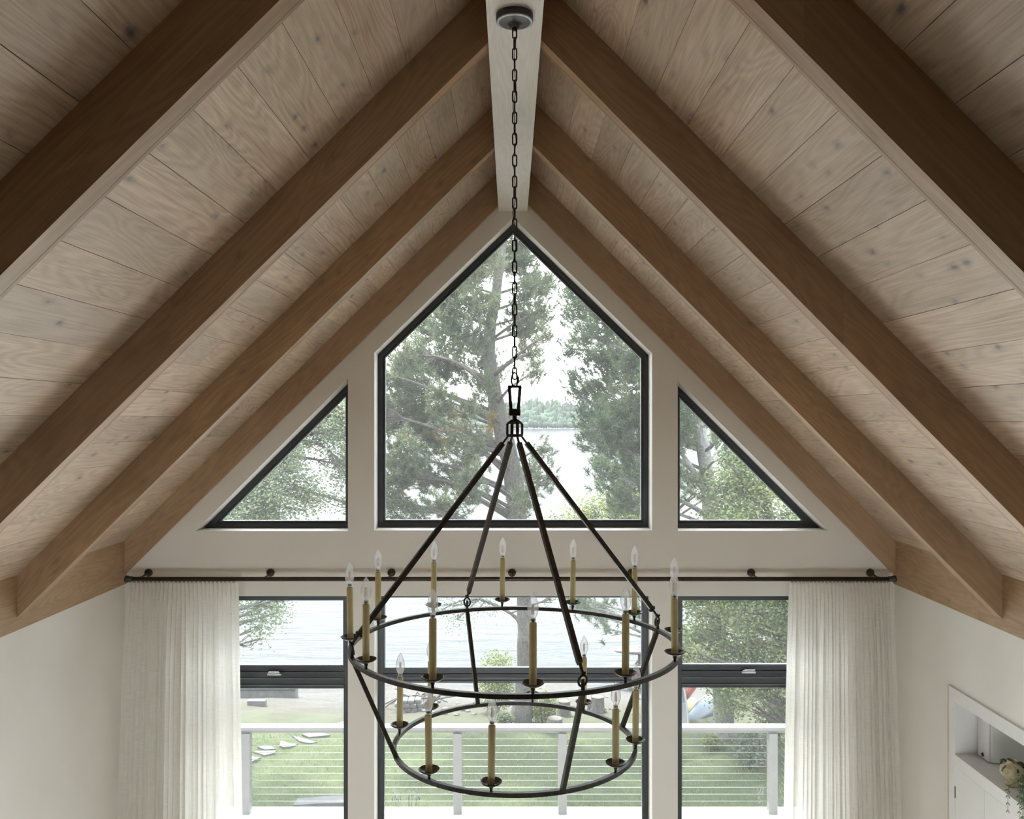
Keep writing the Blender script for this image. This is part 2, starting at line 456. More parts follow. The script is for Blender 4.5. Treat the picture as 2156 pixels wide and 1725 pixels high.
# ceiling: a plank at a time
ceil = empty('ceiling', (RX, 1.5, CZ+1.7), kind='structure', label='sloping ceiling of wide knotty oak planks')
def basis(X, Y, Z, O):
    m = Matrix.Identity(4)
    for i, c in enumerate((X, Y, Z, O)):
        for r in range(3): m[r][i] = c[r]
    return m
def skewbox(name, mat, Mt, corners, parent, **k):
    """corners: 8 local points"""
    me = bpy.data.meshes.new(name)
    me.from_pydata(corners, [], [(0,3,2,1),(4,5,6,7),(0,1,5,4),(1,2,6,5),(2,3,7,6),(3,0,4,7)]); me.update()
    me.materials.append(mat)
    ob = bpy.data.objects.new(name, me); C.objects.link(ob)
    if parent:
        ob.parent = parent; ob.matrix_parent_inverse = Matrix.Identity(4)
        Mt = Matrix.Translation(-worldloc(parent)) @ Mt
    ob.matrix_basis = Mt
    return tag(ob, **k)

PW = .1285
rp_ = random.Random(5)
for sg in (-1, 1):
    c0, sl, cp = SIDES[sg]
    th = math.atan(sl); ct, st = math.cos(th), math.sin(th)
    u0 = (.679 if sg < 0 else .683)-5*PW
    edges = [max(.06, u0+PW*i) for i in range(0, 40)]
    edges = sorted(set(round(e, 5) for e in edges if e < 2.86))
    for i in range(len(edges)-1):
        a, b = edges[i], edges[i+1]
        wd = (b-a)/ct
        # local X up the slope for a right-handed frame
        O = Vector((RX+sg*a, 0, CZ+cp-sl*a))
        X = Vector((sg*ct, 0, -st)); Z = Vector((sg*st, 0, ct)); Y = Z.cross(X)
        cuts = [YB]+([rp_.uniform(YB+1, DW-.8)] if rp_.random() < .45 else [])+[DW]
        for y0, y1 in zip(cuts[:-1], cuts[1:]):
            yc = (y0+y1)/2; h = (y1-y0)/2-.0008
            g = .0009
            dz = rp_.uniform(-.0006, .0006)
            Mt = basis(X, Y, Z, O+Vector((0, yc, 0))+Z*dz)
            skewbox('plank', M['plank'], Mt, [(g,-h,0),(wd-g,-h,0),(wd-g,h,0),(g,h,0),(g,-h,.018),(wd-g,-h,.018),(wd-g,h,.018),(g,h,.018)], ceil)
    X = Vector((sg*ct, 0, -st)); Z = Vector((sg*st, 0, ct))
    mb = MB(); O = Vector((RX, 0, CZ+cp))+Z*.02
    q = []
    for y in (YB-.15, DW+.2):
        for s_, t_ in ((0, 0), (4.2, 0), (4.2, .12), (0, .12)):
            p = O+X*s_+Z*t_; q.append((p.x, y, p.z))
    mb.raw(q, [(0,3,2,1),(4,5,6,7),(0,1,5,4),(1,2,6,5),(2,3,7,6),(3,0,4,7)])
    mb.build('roof_shell', M['shell'], ceil)

# ridge beam
rb = empty('ridge_beam', (RX, 1.5, CZ+1.458), label='ridge beam, underside coloured pale as if lit by the windows, running along the peak of the ceiling', cat='beam')
MB().box((RX-.1015, YB, CZ+1.458), (RX+.1015, DW-.001, CZ+1.476)).build('underside_board', M['ridge'], rb)
for s_ in (-1, 1):
    x0, x1 = (RX-.1010, RX-.083) if s_ < 0 else (RX+.083, RX+.1010)
    MB().box((x0, YB, CZ+1.476), (x1, DW-.001, CZ+1.80)).build('side_board', M['beam'], rb)

# rafters
names_l = ['against the gable wall', 'second from the gable wall', 'third from the gable wall', 'nearest the viewer, fourth from the gable wall', 'overhead, fifth from the gable wall', 'sixth from the gable wall, behind the viewer', 'seventh from the gable wall, behind the viewer']
RTH = .085
for sg in (-1, 1):
    c0, sl, cp = SIDES[sg]; th = math.atan(sl); ct, st = math.cos(th), math.sin(th)
    H = (cp-c0)*ct
    Yc = Vector((sg*ct, 0, -st)); Zc = Vector((sg*st, 0, ct)); Xc = Yc.cross(Zc)   # Xc = (0,-sg,0)
    uend = (RX-XL) if sg < 0 else (XR-RX)
    ua = .1015
    for k in range(5):
        yn = D1-SP*k                                     # face towards the viewer
        yf = yn+RTH if k else DW
        O = Vector((RX, yn, CZ+c0))
        r = empty('rafter', (RX+sg*1.35, yn+.04, CZ+c0-sl*1.35), cat='beam', group='rafters under the plank ceiling',
                  label=('left' if sg < 0 else 'right')+'-hand brown oak rafter '+names_l[k])
        S = lambda u, v: (u-v*st)/ct
        fx = lambda y: (yn-y)*sg                        # world y to local x
        def board(name, ya, yb, va, vb, ua_, ub_, parent):
            pts = []
            for v in (va, vb):
                x1, x2 = sorted((fx(ya), fx(yb)))
                sa0, sb0 = S(ua_, v), S(ub_, v)
                pts += [(x1, sa0, v), (x2, sa0, v), (x2, sb0, v), (x1, sb0, v)]
            mid = Vector((0, (S(ua_, va)+S(ub_, va))/2, 0))
            pts = [(x, s_-mid.y, v) for x, s_, v in pts]
            Mt = basis(Xc, Yc, Zc, O+Yc*mid.y)
            return skewbox(name, M['beam'], Mt, pts, parent)
        cut = {(-1, 2): 1.36, (1, 1): 1.9, (-1, 0): 1.2, (1, 3): 1.8, (-1, 1): 1.75, (1, 0): 1.5}.get((sg, k), 1.3)
        cut2 = {(-1, 2): (.85,), (1, 3): (.7,)}.get((sg, k), ())
        cs = [ua]+list(cut2)+[cut, uend-.001]
        for a, b in zip(cs[:-1], cs[1:]):
            board('face_board', yn, yn+.016, 0, H, a, b, r)
            if k: board('back_board', yf-.016, yf, 0, H, a, b, r)
        board('underside_board', yn+.0161, yf-(.0161 if k else .001), .0005, .018, ua, uend-.001, r)

# eave boards
for sg, nm in ((-1, 'left'), (1, 'right')):
    x = XL if sg < 0 else XR
    e = empty('eave_board', (x, 2, CZ-1.0), cat='board', label='%s-hand brown oak eave board running under the rafter ends' % nm)
    ys = [YB, 1.4, 4.94 if sg > 0 else 3.1, DW-.001]
    for a, b in zip(ys[:-1], ys[1:]):
        mb = MB().cbox((min(x, x+sg*.02), a, CZ-1.158), (max(x, x+sg*.02), b, CZ-.84), .0006)
        o = mb.build('board', M['beam'], e)

# ------------------------------------------------------------------ windows
def inset(poly, wd):
    n = len(poly); out = []
    A = sum(poly[i][0]*poly[(i+1) % n][1]-poly[(i+1) % n][0]*poly[i][1] for i in range(n))
    s = 1 if A > 0 else -1
    L = []
    for i in range(n):
        a, b = Vector(poly[i]), Vector(poly[(i+1) % n]); t = (b-a).normalized(); nn = Vector((-t.y, t.x))*s
        L.append((a+nn*wd, t))
    for i in range(n):
        p, t = L[i-1]; q, u = L[i]
        det = t.x*(-u.y)+u.x*t.y
        d = q-p; k = (d.x*(-u.y)+u.x*d.y)/det
        out.append(tuple(p+t*k))
    return out
def ringmb(po, pi, y0, y1):
    n = len(po); V = [(x, y0, z) for x, z in po]+[(x, y0, z) for x, z in pi]+[(x, y1, z) for x, z in po]+[(x, y1, z) for x, z in pi]
    fs = []
    for i in range(n):
        j = (i+1) % n
        fs += [(i, j, n+j, n+i), (2*n+i, 3*n+i, 3*n+j, 2*n+j), (n+i, n+j, 3*n+j, 3*n+i), (i, 2*n+i, 2*n+j, j)]
    return MB().raw(V, fs)
def slab(poly, y0, y1):
    n = len(poly); V = [(x, y0, z) for x, z in poly]+[(x, y1, z) for x, z in poly]
    return MB().raw(V, [tuple(range(n)), tuple(range(2*n-1, n-1, -1))]+[(i, n+i, n+(i+1) % n, (i+1) % n) for i in range(n)])
YF = DW+.165
def fixed_window(name, poly, fw=.036, YF=YF):
    cx = sum(p[0] for p in poly)/len(poly); cz = min(p[1] for p in poly)
    w_ = empty(name, (cx, YF, cz), kind='structure')
    p1 = inset(poly, fw); p2 = inset(p1, .010); p3 = inset(p2, .006)
    ringmb(inset(poly, .0005), p1, YF, YF+.06).build('frame', M['frame'], w_)
    ringmb(p1, p2, YF+.012, YF+.05).build('inner_frame', M['frame'], w_)
    ringmb(p2, p3, YF+.02, YF+.045).build('glazing_bead', M['bead'], w_)
    slab(p3, YF+.03, YF+.036).build('pane', M['glass'], w_)
    return w_
fixed_window('window_1', apex_h)['label'] = 'tall black-framed pentagonal window rising to a point at the middle of the gable'
fixed_window('window_2', ltri_h)['label'] = 'black-framed triangular window at the left of the gable'
fixed_window('window_3', rtri_h)['label'] = 'black-framed triangular window at the right of the gable'

def lower_window(name, poly, ztop_t, zbot_t, handle_px=None, label='', fw=.057):
    x0, x1 = poly[0][0], poly[1][0]; z0, z1 = poly[0][1], poly[2][1]
    w_ = empty(name, ((x0+x1)/2, YF, z0), kind='structure', label=label)
    ringmb(inset(poly, .0005), inset(poly, fw), YF, YF+.07).build('frame', M['frame'], w_)
    # upper sash
    up = [(x0+fw, ztop_t-.035), (x1-fw, ztop_t-.035), (x1-fw, z1-fw), (x0+fw, z1-fw)]
    pi = [(x0+fw+.008, ztop_t), (x1-fw-.008, ztop_t), (x1-fw-.008, z1-fw-.008), (x0+fw+.008, z1-fw-.008)]
    ringmb(up, pi, YF+.008, YF+.05).build('upper_sash', M['frame'], w_)
    ringmb(pi, inset(pi, .005), YF+.018, YF+.045).build('glazing_bead', M['bead'], w_)
    slab(inset(pi, .005), YF+.03, YF+.036).build('pane', M['glass'], w_)
    # stepped transom
    mb = MB(); h = (ztop_t-.035-zbot_t); n = 5
    for i in range(n):
        a = zbot_t+h*i/n; b = zbot_t+h*(i+1)/n-.0025
        mb.box((x0+fw-.001, YF-.012+(.012 if i % 2 else 0)+(.008 if i == n-1 else 0), a), (x1-fw+.001, YF+.06, b))
    mb.box((x0+fw-.001, YF+.02, zbot_t), (x1-fw+.001, YF+.06, ztop_t-.035))
    mb.build('transom', M['frame'], w_)
    mb = MB()
    for i in (1, 3): mb.box((x0+fw, YF-.0125+(.0 if i % 2 else 0), zbot_t+h*i/n-.0025), (x1-fw, YF-.004, zbot_t+h*i/n))
    mb.build('transom_highlight', M['bead'], w_)  # grey strips paint the highlight lines along the transom steps
    lp = [(x0+fw, z0+fw), (x1-fw, z0+fw), (x1-fw, zbot_t), (x0+fw, zbot_t)]
    ringmb(lp, inset(lp, .007), YF+.012, YF+.05).build('glazing_bead', M['frame'], w_)
    slab(inset(lp, .007), YF+.03, YF+.036).build('pane', M['glass'], w_)
    if handle_px:
        hx, hy = handle_px; p = P(hx, hy, YF-.02); hh = empty('handle', Vector((p.x, YF-.02, p.z))-worldloc(w_)); hh.parent = w_
        mb = MB().cbox((p.x-.052, YF-.035, p.z-.016), (p.x+.052, YF-.012, p.z+.004), .004)
        mb.build('handle_housing', M['chrome'], hh)
        MB().tube([(p.x-.05, YF-.045, p.z+.004), (p.x-.03, YF-.05, p.z+.014), (p.x+.035, YF-.05, p.z+.014), (p.x+.048, YF-.04, p.z+.002)], [.004, .006, .006, .004], 8).build('crank_arm', M['chrome'], hh)
    return w_
zs = lambda py: P(0, py, YF).z
lower_window('window_4', lo_l, zs(1403.5), zs(1449), (578, 1418), 'black-framed window beside the left-hand curtain, with a folding crank')
lower_window('window_5', lo_c, zs(1409), zs(1437), None, 'wide black-framed window below the pointed one, behind the chandelier', .036)
lower_window('window_6', lo_r, zs(1402), zs(1447), (1576, 1413.5), 'black-framed window beside the right-hand curtain, with a folding crank')

fixed_window('window_fill_rear', back_h[0], .05, YB-.2)  # unseen rear window, added and sized for fill light on the gable wall

# ------------------------------------------------------------------ built-in unit in the right wall
XF = XR-.004
cab = empty('built_in_cabinet', (XF+.2, 3.6, 0), cat='cabinet', label='white built-in cabinet with open shelf niche in the right-hand wall')
ny1, nzt, nzb = 5.194, CZ-1.711, CZ-2.029
dz_ = CZ-2.104
mb = MB()
mb.box((XF, ny1, .08), (XF+.022, NY1, zc)); mb.box((XF, NY0, nzt), (XF+.022, ny1, zc))
mb.box((XF, NY0, dz_+.002), (XF+.022, ny1, nzb)); mb.box((XF, NY0, .0), (XF+.022, NY1, .08))
mb.box((XF, NY0, .08), (XF+.022, NY0+.06, nzt))
mb.build('face_frame', M['trim'], cab)
MB().box((XF-.004, NY1-.001, .0), (XF+.012, NY1+.012, zc+.004)).build('reveal_strip', simple('cream_edge', (.62, .55, .45), .6), cab)
MB().box((XF-.003, NY0, zc), (XF+.02, NY1+.012, zc+.006)).build('top_strip', M['trim'], cab)
mb = MB(); mb.box((XF+.022, NY0, nzb-.02), (XF+.47, ny1, nzb)); mb.build('shelf', M['trim'], cab)
mb = MB(); mb.box((XF+.022, NY0, nzt), (XF+.47, NY1, nzt+.02)); mb.box((XF+.46, NY0, nzb), (XF+.47, NY1, nzt)); mb.box((XF+.022, ny1, nzb), (XF+.46, ny1+.02, nzt)); mb.box((XF+.022, NY0, nzb), (XF+.46, NY0+.02, nzt))
mb.build('niche_lining', M['trim'], cab)
ys = [5.192, 4.872, 4.50, 4.13, 3.76, 3.39, 3.02, 2.65, 2.28, 1.97]
for i in range(len(ys)-1):
    d_ = MB().cbox((XF+.001, ys[i+1]+.0015, .085), (XF+.022, ys[i]-.0015, dz_-.002), .001).build('door', M['trim'], cab)
    if i % 2 == 0:
        MB().box((XF-.0025, ys[i]-.006, CZ-2.29), (XF+.001, ys[i]+.001, CZ-2.22)).build('hinge', M['iron'], d_)
# loudspeaker
sp = empty('loudspeaker', (2.93, 5.12, nzb), cat='speaker', label='white loudspeaker standing in the far corner of the shelf niche')
MB().cbox((2.822, 5.05, nzb+.001), (3.07, 5.182, nzb+.29), .006).build('cabinet_box', M['trim'], sp)
MB().cbox((2.808, 5.056, nzb+.006), (2.822, 5.176, nzb+.285), .004).build('grille', simple('white_grille', (.72, .71, .74), .8, bump=.2, scale=300), sp)
MB().tube([(2.8035, 5.116, nzb+.03), (2.808, 5.116, nzb+.03)], .011, 14).build('badge', M['iron'], sp)
# vase
vx, vy, vz = 2.775, 4.76, nzb+.0005
def vasemat():
    t = NT('glazed_vase'); co = t.n('ShaderNodeTexCoord').outputs['Object']; s = t.n('ShaderNodeSeparateXYZ'); t.l(co, s.inputs[0])
    base = t.ramp(t.noise(co, 30, 4), [(.35, (.42, .33, .19)), (.6, (.60, .54, .38))])
    vo = t.n('ShaderNodeTexVoronoi'); wp = t.n('ShaderNodeVectorMath', operation='ADD'); nn = t.n('ShaderNodeTexNoise'); t.l(co, nn.inputs['Vector']); nn.inputs['Scale'].default_value = 60
    sw = t.n('ShaderNodeVectorMath', operation='SCALE'); t.l(nn.outputs['Color'], sw.inputs[0]); sw.inputs['Scale'].default_value = .022
    t.l(co, wp.inputs[0]); t.l(sw.outputs[0], wp.inputs[1])
    t.l(t.mapping(wp.outputs[0], (1.25, 1.25, .5)), vo.inputs['Vector']); vo.inputs['Scale'].default_value = 30
    hz = t.ramp(s.outputs['Z'], [(.0, 0), (.012, 1)])
    f = t.math('MULTIPLY', t.ramp(vo.outputs['Distance'], [(.34, 1), (.40, 0)]), hz)
    pat = t.mix(t.ramp(t.noise(co, 25, 2), [(.48, 0), (.52, 1)]), (.03, .09, .04), (.16, .035, .015))
    t.l(t.mix(f, base, pat), t.b.inputs['Base Color']); t.b.inputs['Roughness'].default_value = .2
    return t.m
va = empty('vase', (vx, vy, vz), cat='vase', label='round-bellied cream vase with painted green leaves on the niche shelf')
MB().lathe([(.0, .0), (.038, 0), (.041, .006), (.034, .014), (.03, .022), (.046, .04), (.060, .062), (.063, .08), (.058, .1), (.045, .116), (.027, .126), (.024, .131), (.029, .138), (.026, .139), (.019, .133), (.022, .12), (.04, .09), (.0, .05)], (vx, vy, vz), 32).build('body', vasemat(), va)
for s_ in (-1, 1):
    a = .62
    pts = [(vx+s_*math.cos(a)*r, vy-s_*math.sin(a)*r*.9, vz+z) for r, z in ((.028, .128), (.045, .131), (.056, .122), (.056, .106))]
    MB().tube(pts, [.006, .008, .008, .006], 8).build('handle', simple('dark_green_glaze', (.035, .06, .03), .25), va)
# fern beside the vase
fx_, fy_ = 2.80, 4.53
fern = empty('potted_fern', (fx_, fy_, nzb), cat='plant', label='trailing green fern beside the vase at the frame edge')
MB().lathe([(0, 0), (.05, 0), (.062, .09), (.066, .095), (.058, .09), (0, .08)], (fx_, fy_-.05, nzb+.0005), 24).build('pot', simple('plant_pot', (.55, .54, .5), .6), fern)
V = []; Fc = []
rf = random.Random(4)
mbs = MB()
for i in range(60):
    a = rf.uniform(0, 2*PI); L = rf.uniform(.10, .2); rise = rf.uniform(.02, .10)
    p = Vector((fx_, fy_-.05, nzb+.09)); pts = []
    drop = rf.uniform(.05, .42) if math.cos(a) < -.3 else .08
    drop = min(drop, .2+.15*rf.random())
    for j in range(12):
        t_ = j/11
        r = L*min(1, t_*1.5)
        pts.append(p+Vector((math.cos(a)*r, math.sin(a)*r*.7, rise*math.sin(t_*PI)-(drop if math.cos(a) < -.55 else .05)*t_*t_)))
    if math.cos(a) > -.55: pts = [Vector((q.x, q.y, max(q.z, nzb+.02))) for q in pts]
    mbs.tube(pts, .0012, 4, False)
    for j in range(1, 12):
        q = pts[j]; t = (pts[j]-pts[j-1]).normalized()
        for s_ in (-1, 1):
            sd = t.cross(Vector((0, 0, 1)) if abs(t.z) < .8 else Vector((.8, .6, 0))).normalized()*s_
            l_ = .03*(1-j/16)
            e = q+sd*l_+t*.01; w2 = t*.006
            b = len(V); V += [tuple(q-w2), tuple(q+sd*l_*.5+t*.009), tuple(e), tuple(q+sd*l_*.5-t*.002)]; Fc.append((b, b+1, b+2, b+3))
mbs.build('stems', simple('fern_stem', (.07, .12, .04), .6), fern, kind='stuff')
fast_mesh('fronds', V, Fc, leafmat('fern_green', [(.03, .09, .03), (.08, .18, .06), (.16, .26, .08)], .25), fern, kind='stuff')

# ------------------------------------------------------------------ curtain rod and curtains
dr = 5.90; zr = P(0, 1219.5, dr).z
xl_, xr_ = P(264, 0, dr).x, P(1886, 0, dr).x
rod = empty('curtain_rod', (0, dr, zr), cat='curtain rod', label='long dark bronze curtain rod across the gable wall')
MB().tube([(xl_+.01, dr, zr), (xr_-.01, dr, zr)], .0155, 20).build('rod', M['ironrod'], rod)
for s_, x in ((1, xl_), (-1, xr_)):
    MB().tube([(x, dr, zr), (x+s_*.004, dr, zr), (x+s_*.018, dr, zr), (x+s_*.024, dr, zr), (x+s_*.05, dr, zr)], [.02, .024, .024, .019, .018], 20).build('finial', M['iron'], rod)
for px in (312, 569, 824, 1078, 1330, 1582, 1833):
    x = P(px, 0, DW-.01).x; zz = P(0, 1206, DW).z
    b = MB().tube([(x, DW-.001, zz), (x, DW-.008, zz), (x, DW-.012, zz), (x, DW-.02, zz), (x, DW-.024, zz)], [.028, .028, .024, .018, .001], 20).build('bracket', M['ironrod'], rod)
    mb = MB().tube([(x, DW-.02, zz), (x, dr+.05, zz-.008), (x, dr+.012, zz-.02), (x, dr+.004, zr+.012)], [.007, .007, .0075, .009], 10)
    mb.build('bracket_arm', M['ironrod'], b)

def curtain(name, tx0, tx1, bx0, bx1, side, label):
    """tx: pixel x of the heading, bx: pixel x near the frame foot (y=1725)"""
    d = dr+.0; ztop = P(0, 1227, d).z; zb = .02
    zref = P(0, 1725, d).z
    nU, nV = 760, 64
    rc = random.Random(3 if side < 0 else 8)
    npl = 27
    ph = [rc.uniform(-.5, .5) for _ in range(60)]
    u = np.linspace(0, 1, nU)
    tv = np.linspace(0, 1, nV)**1.6
    amp_env = np.clip(np.minimum(u, 1-u)*14, 0, 1)
    # wandering fold phase
    wob = sum(rc.uniform(.2, .6)*np.sin(2*PI*(k+1)*u+rc.uniform(0, 6)) for k in range(5))
    wob2 = sum(rc.uniform(.3, .9)*np.sin(2*PI*(k+1)*u+rc.uniform(0, 6)) for k in range(6))
    V = np.zeros((nV, nU, 3)); UV = []
    for j, t in enumerate(tv):
        z = ztop+(zb-ztop)*t
        k = (ztop-z)/(ztop-zref)
        e = 1-math.exp(-k*5)
        L = (tx0+(bx0-tx0)*min(1, k*.8+.2*e)); R = (tx1+(bx1-tx1)*min(1, k))
        x0 = P(L, 0, d).x; x1 = P(R, 0, d).x
        pinch = math.exp(-((ztop-z)/.10)**2)
        a1 = .012*pinch+.0085*(1-pinch)
        f1 = np.sin(PI*npl*u+wob*(1-pinch)*.7)
        sharp = 1.6*(.6-np.abs(f1)**.6)
        f2 = np.sin(2*PI*npl*.5*u+wob2*1.4)
        f3 = np.sin(2*PI*npl*.23*u+wob*1.8+1)
        fold = a1*sharp*amp_env+(1-pinch)*(.012*f2+.012*f3)*amp_env*min(1, k*3)
        loose = .5+.5*np.sin(2*PI*u*1.5+(.6 if side < 0 else 2.6))
        fold = fold*(1-.45*loose*(1-pinch))
        V[j, :, 0] = x0+(x1-x0)*u+.005*np.cos(2*PI*npl*u+wob)*(1-pinch)*amp_env
        V[j, :, 1] = d+fold-.005
        V[j, :, 2] = z
    idx = np.arange(nV*nU).reshape(nV, nU)
    Fc = np.stack([idx[:-1, :-1], idx[1:, :-1], idx[1:, 1:], idx[:-1, 1:]], -1).reshape(-1, 4)
    root = empty(name, ((V[0, 0, 0]+V[0, -1, 0])/2, d, zb), cat='curtain', label=label)
    ob = fast_mesh('panel', V.reshape(-1, 3), Fc, M['linen'], root, True)
    uvl = ob.data.uv_layers.new(name='UVMap')
    uu = np.tile(u, nV)*1.0; vv = np.repeat(1-tv, nU)*3.2*.6
    li = np.zeros(len(ob.data.loops), dtype=np.int32); ob.data.loops.foreach_get('vertex_index', li)
    uvl.data.foreach_set('uv', np.stack([uu[li], vv[li]], -1).ravel())
    # glides on the rod
    h0 = None
    for i in range(npl-1):
        x = V[0, 0, 0]+(V[0, -1, 0]-V[0, 0, 0])*((i+.75)/npl)
        if h0 is None:
            pts = [(x+.006*math.cos(g), d-.003, zr-.021+.0055*math.sin(g)) for g in np.linspace(0, 2*PI, 9)[:-1]]
            h0 = MB().tube(pts, .0018, 5, closed=True).build('curtain_ring', M['iron'], root); xh = x
        else:
            copy_obj(h0, root, h0.location+Vector((x-xh, 0, 0)))
    return root
curtain('curtain', 268, 503, 247, 511, -1, 'sheer off-white linen curtain hanging at the left end of the rod')
curtain('curtain', 1661, 1880, 1649, 1898, 1, 'sheer off-white linen curtain hanging at the right end of the rod')

# ------------------------------------------------------------------ chandelier
CXc, CYc = .0130, 3.10
H = lambda r, ang, z: Vector((CXc+r*math.cos(math.radians(ang)), CYc+r*math.sin(math.radians(ang)), CZ+z))
ch = empty('chandelier', (CXc, CYc, CZ+1.458), cat='chandelier', label='two-tier dark iron ring chandelier with brass candle sleeves, hanging on a long chain')
can = MB().lathe([(0, 0), (.066, 0), (.067, -.003), (.067, -.022), (.064, -.027), (.056, -.028), (.030, -.034), (.018, -.040), (.017, -.046), (.0, -.047)], (CXc, CYc, CZ+1.4575), 48).build('canopy', M['iron'], ch)
MB().lathe([(.0565, -.0284), (.0655, -.0262), (.0662, -.0235), (.0655, -.0275), (.0565, -.0296), (.0565, -.0284)], (CXc, CYc, CZ+1.4575), 48).build('canopy_rim', simple('worn_silver_edge', (.45, .45, .47), .35, .7), can)
MB().lathe([(.0, 0), (.006, 0), (.006, -.012), (0, -.012)], (CXc, CYc, CZ+1.4115), 12).build('canopy_loop', M['iron'], can)
# chain
def linkmesh(L=.0485, W=.0205, r=.0028):
    pts = []; R = W/2-r; S = L/2-W/2
    for i in range(7): g = PI*i/6; pts.append((R*math.cos(g), 0, S+R*math.sin(g)))
    for i in range(7): g = PI+PI*i/6; pts.append((R*math.cos(g), 0, -S+R*math.sin(g)))
    return MB().tube(pts, r, 7, closed=True)
ztop_, zbot_ = CZ+1.392, CZ+.163
lk = None; nl = 33; pitch = (ztop_-zbot_)/(nl-1)
rl = random.Random(2)
lm = linkmesh().mesh('chain_link', M['iron'])
for i in range(nl):
    o = bpy.data.objects.new('chain_link', lm); C.objects.link(o); o.parent = ch
    o.location = Vector((CXc, CYc, ztop_-pitch*i))-worldloc(ch)
    o.rotation_euler = (0, 0, (0 if i % 2 == 0 else PI/2)+rl.uniform(-.2, .2)+.1)
pts = []
for i in range(120):
    t = i/119; z = CZ+1.40-t*(1.40-.16)
    a = t*PI*13; r = .0045+.0035*math.sin(t*40)
    pts.append((CXc+r*math.cos(a)+(.006*math.exp(-((t-.06)/.02)**2)), CYc+r*math.sin(a)-.002, z))
MB().tube(pts, .0014, 5).build('power_cord', simple('brown_cord', (.05, .03, .02), .6), ch)
# top fittings
rr_ = .0225
pts = [(CXc+.0115*math.cos(g)*(1 if True else 0), CYc, CZ+.140+.026*math.sin(g)) for g in np.linspace(0, 2*PI, 17)[:-1]]
ql = MB().tube(pts, .003, 8, closed=True).build('quick_link', M['iron'], ch)
MB().tube([(CXc+.0115, CYc, CZ+.128), (CXc+.0115, CYc, CZ+.152)], .0048, 6).build('link_nut', M['iron'], ql)
mb = MB()
mb.bar((CXc-.0245, CYc, CZ+.116), (CXc+.0245, CYc, CZ+.116), .012, .009)
mb.bar((CXc-.0195, CYc, CZ+.116), (CXc-.0135, CYc, CZ+.034), .012, .012)
mb.bar((CXc+.0195, CYc, CZ+.116), (CXc+.0135, CYc, CZ+.034), .012, .012)
mb.build('hanger_frame', M['iron'], ch)
MB().cbox((CXc-.0205, CYc-.0205, CZ+.011), (CXc+.0205, CYc+.0205, CZ+.036), .002).build('hanger_block', M['iron'], ch)
MB().tube([(CXc, CYc, CZ+.012), (CXc, CYc, CZ-.012)], .0078, 12).build('hanger_stem', M['iron'], ch)
mb = MB()
for q in range(4):
    a = 20+90*q; u_ = Vector((math.cos(math.radians(a)), math.sin(math.radians(a)), 0)); c_ = Vector((CXc, CYc, CZ))
    mb.bar(c_+u_*.0, c_+u_*.022+Vector((0, 0, 0))-Vector((0, 0, .0125)), .010, .006)
    mb.bar(c_+u_*.020-Vector((0, 0, .011)), c_+u_*.029-Vector((0, 0, .021)), .010, .006)
    mb.bar(c_+u_*.0285-Vector((0, 0, .019)), c_+u_*.0285-Vector((0, 0, .058)), .010, .006, up=u_)
for v in mb.v: pass
mb.tube([H(.0255, g, -.0605) for g in range(0, 360, 20)], .0058, 6, closed=True)
mb.tube([H(.0245, g, -.0155) for g in range(0, 360, 20)], .0035, 6, closed=True)
mb.build('hub', M['iron'], ch)
# rings
def ringbar(R, z, name, wd=.0145):
    n = 120; h = wd/2; V = []; fs = []
    for i in range(n):
        a = 360*i/n
        for r, zz in ((R-h, z-h), (R+h, z-h), (R+h, z+h), (R-h, z+h)): V.append(tuple(H(r, a, zz)))
    for i in range(n):
        j = (i+1) % n
        for k in range(4):
            k2 = (k+1) % 4; fs.append((i*4+k, i*4+k2, j*4+k2, j*4+k))
    return MB().raw(V, fs).build(name, M['iron'], ch)
Z1, Z2 = -.812, -1.168
ringbar(.585, Z1, 'upper_ring'); ringbar(.431, Z2, 'lower_ring')
for q in range(4):
    a = 20+90*q
    p0 = H(.046, a, -.088); p1 = H(.560, a, -.728)
    up = H(1, a+90, 0)-H(0, a, 0)
    arm = MB().bar(p0, p1, .0165, .0165, up=up).build('hanging_arm', M['iron'], ch)
    t = (p1-p0).normalized()
    mb = MB(); mb.bar(p0-t*.034, p0+t*.004, .006, .006, up=up)
    mb.bar(p1-t*.004, p1+t*.006, .021, .012, up=up); mb.bar(p1+t*.003, p1+t*.034, .0075, .0075, up=up)
    n_ = up.cross(t).normalized(); mb.bar(p1+t*.0-n_*.014, p1+t*.0+n_*.014, .007, .007, up=t)
    mb.build('arm_pin', M['iron'], arm)
    # loop joining the arm and the ring
    c = H(.583, a, -.778); k = []
    tang = Vector((-math.sin(math.radians(a)), math.cos(math.radians(a)), 0)); rad = Vector((math.cos(math.radians(a)), math.sin(math.radians(a)), 0))
    for g in np.linspace(0, 2*PI, 17)[:-1]: k.append(c+tang*.0135*math.cos(g)+Vector((0, 0, 1))*.0175*math.sin(g)+rad*.004*math.sin(g))
    lp = MB().tube(k, .0036, 7, closed=True).build('joining_loop', M['iron'], ch)
    mb = MB(); mb.bar(H(.583, a, -.772), H(.585, a, Z1+.005), .009, .009, up=up)
    mb.bar(H(.578, a, -.760)+tang*.0, H(.592, a, -.752), .007, .013, up=tang)
    mb.build('ring_post', M['iron'], lp)
    MB().bar(H(.583, a, Z1-.002), H(.433, a, Z2+.002), .0145, .0145, up=up).build('strut', M['iron'], ch)
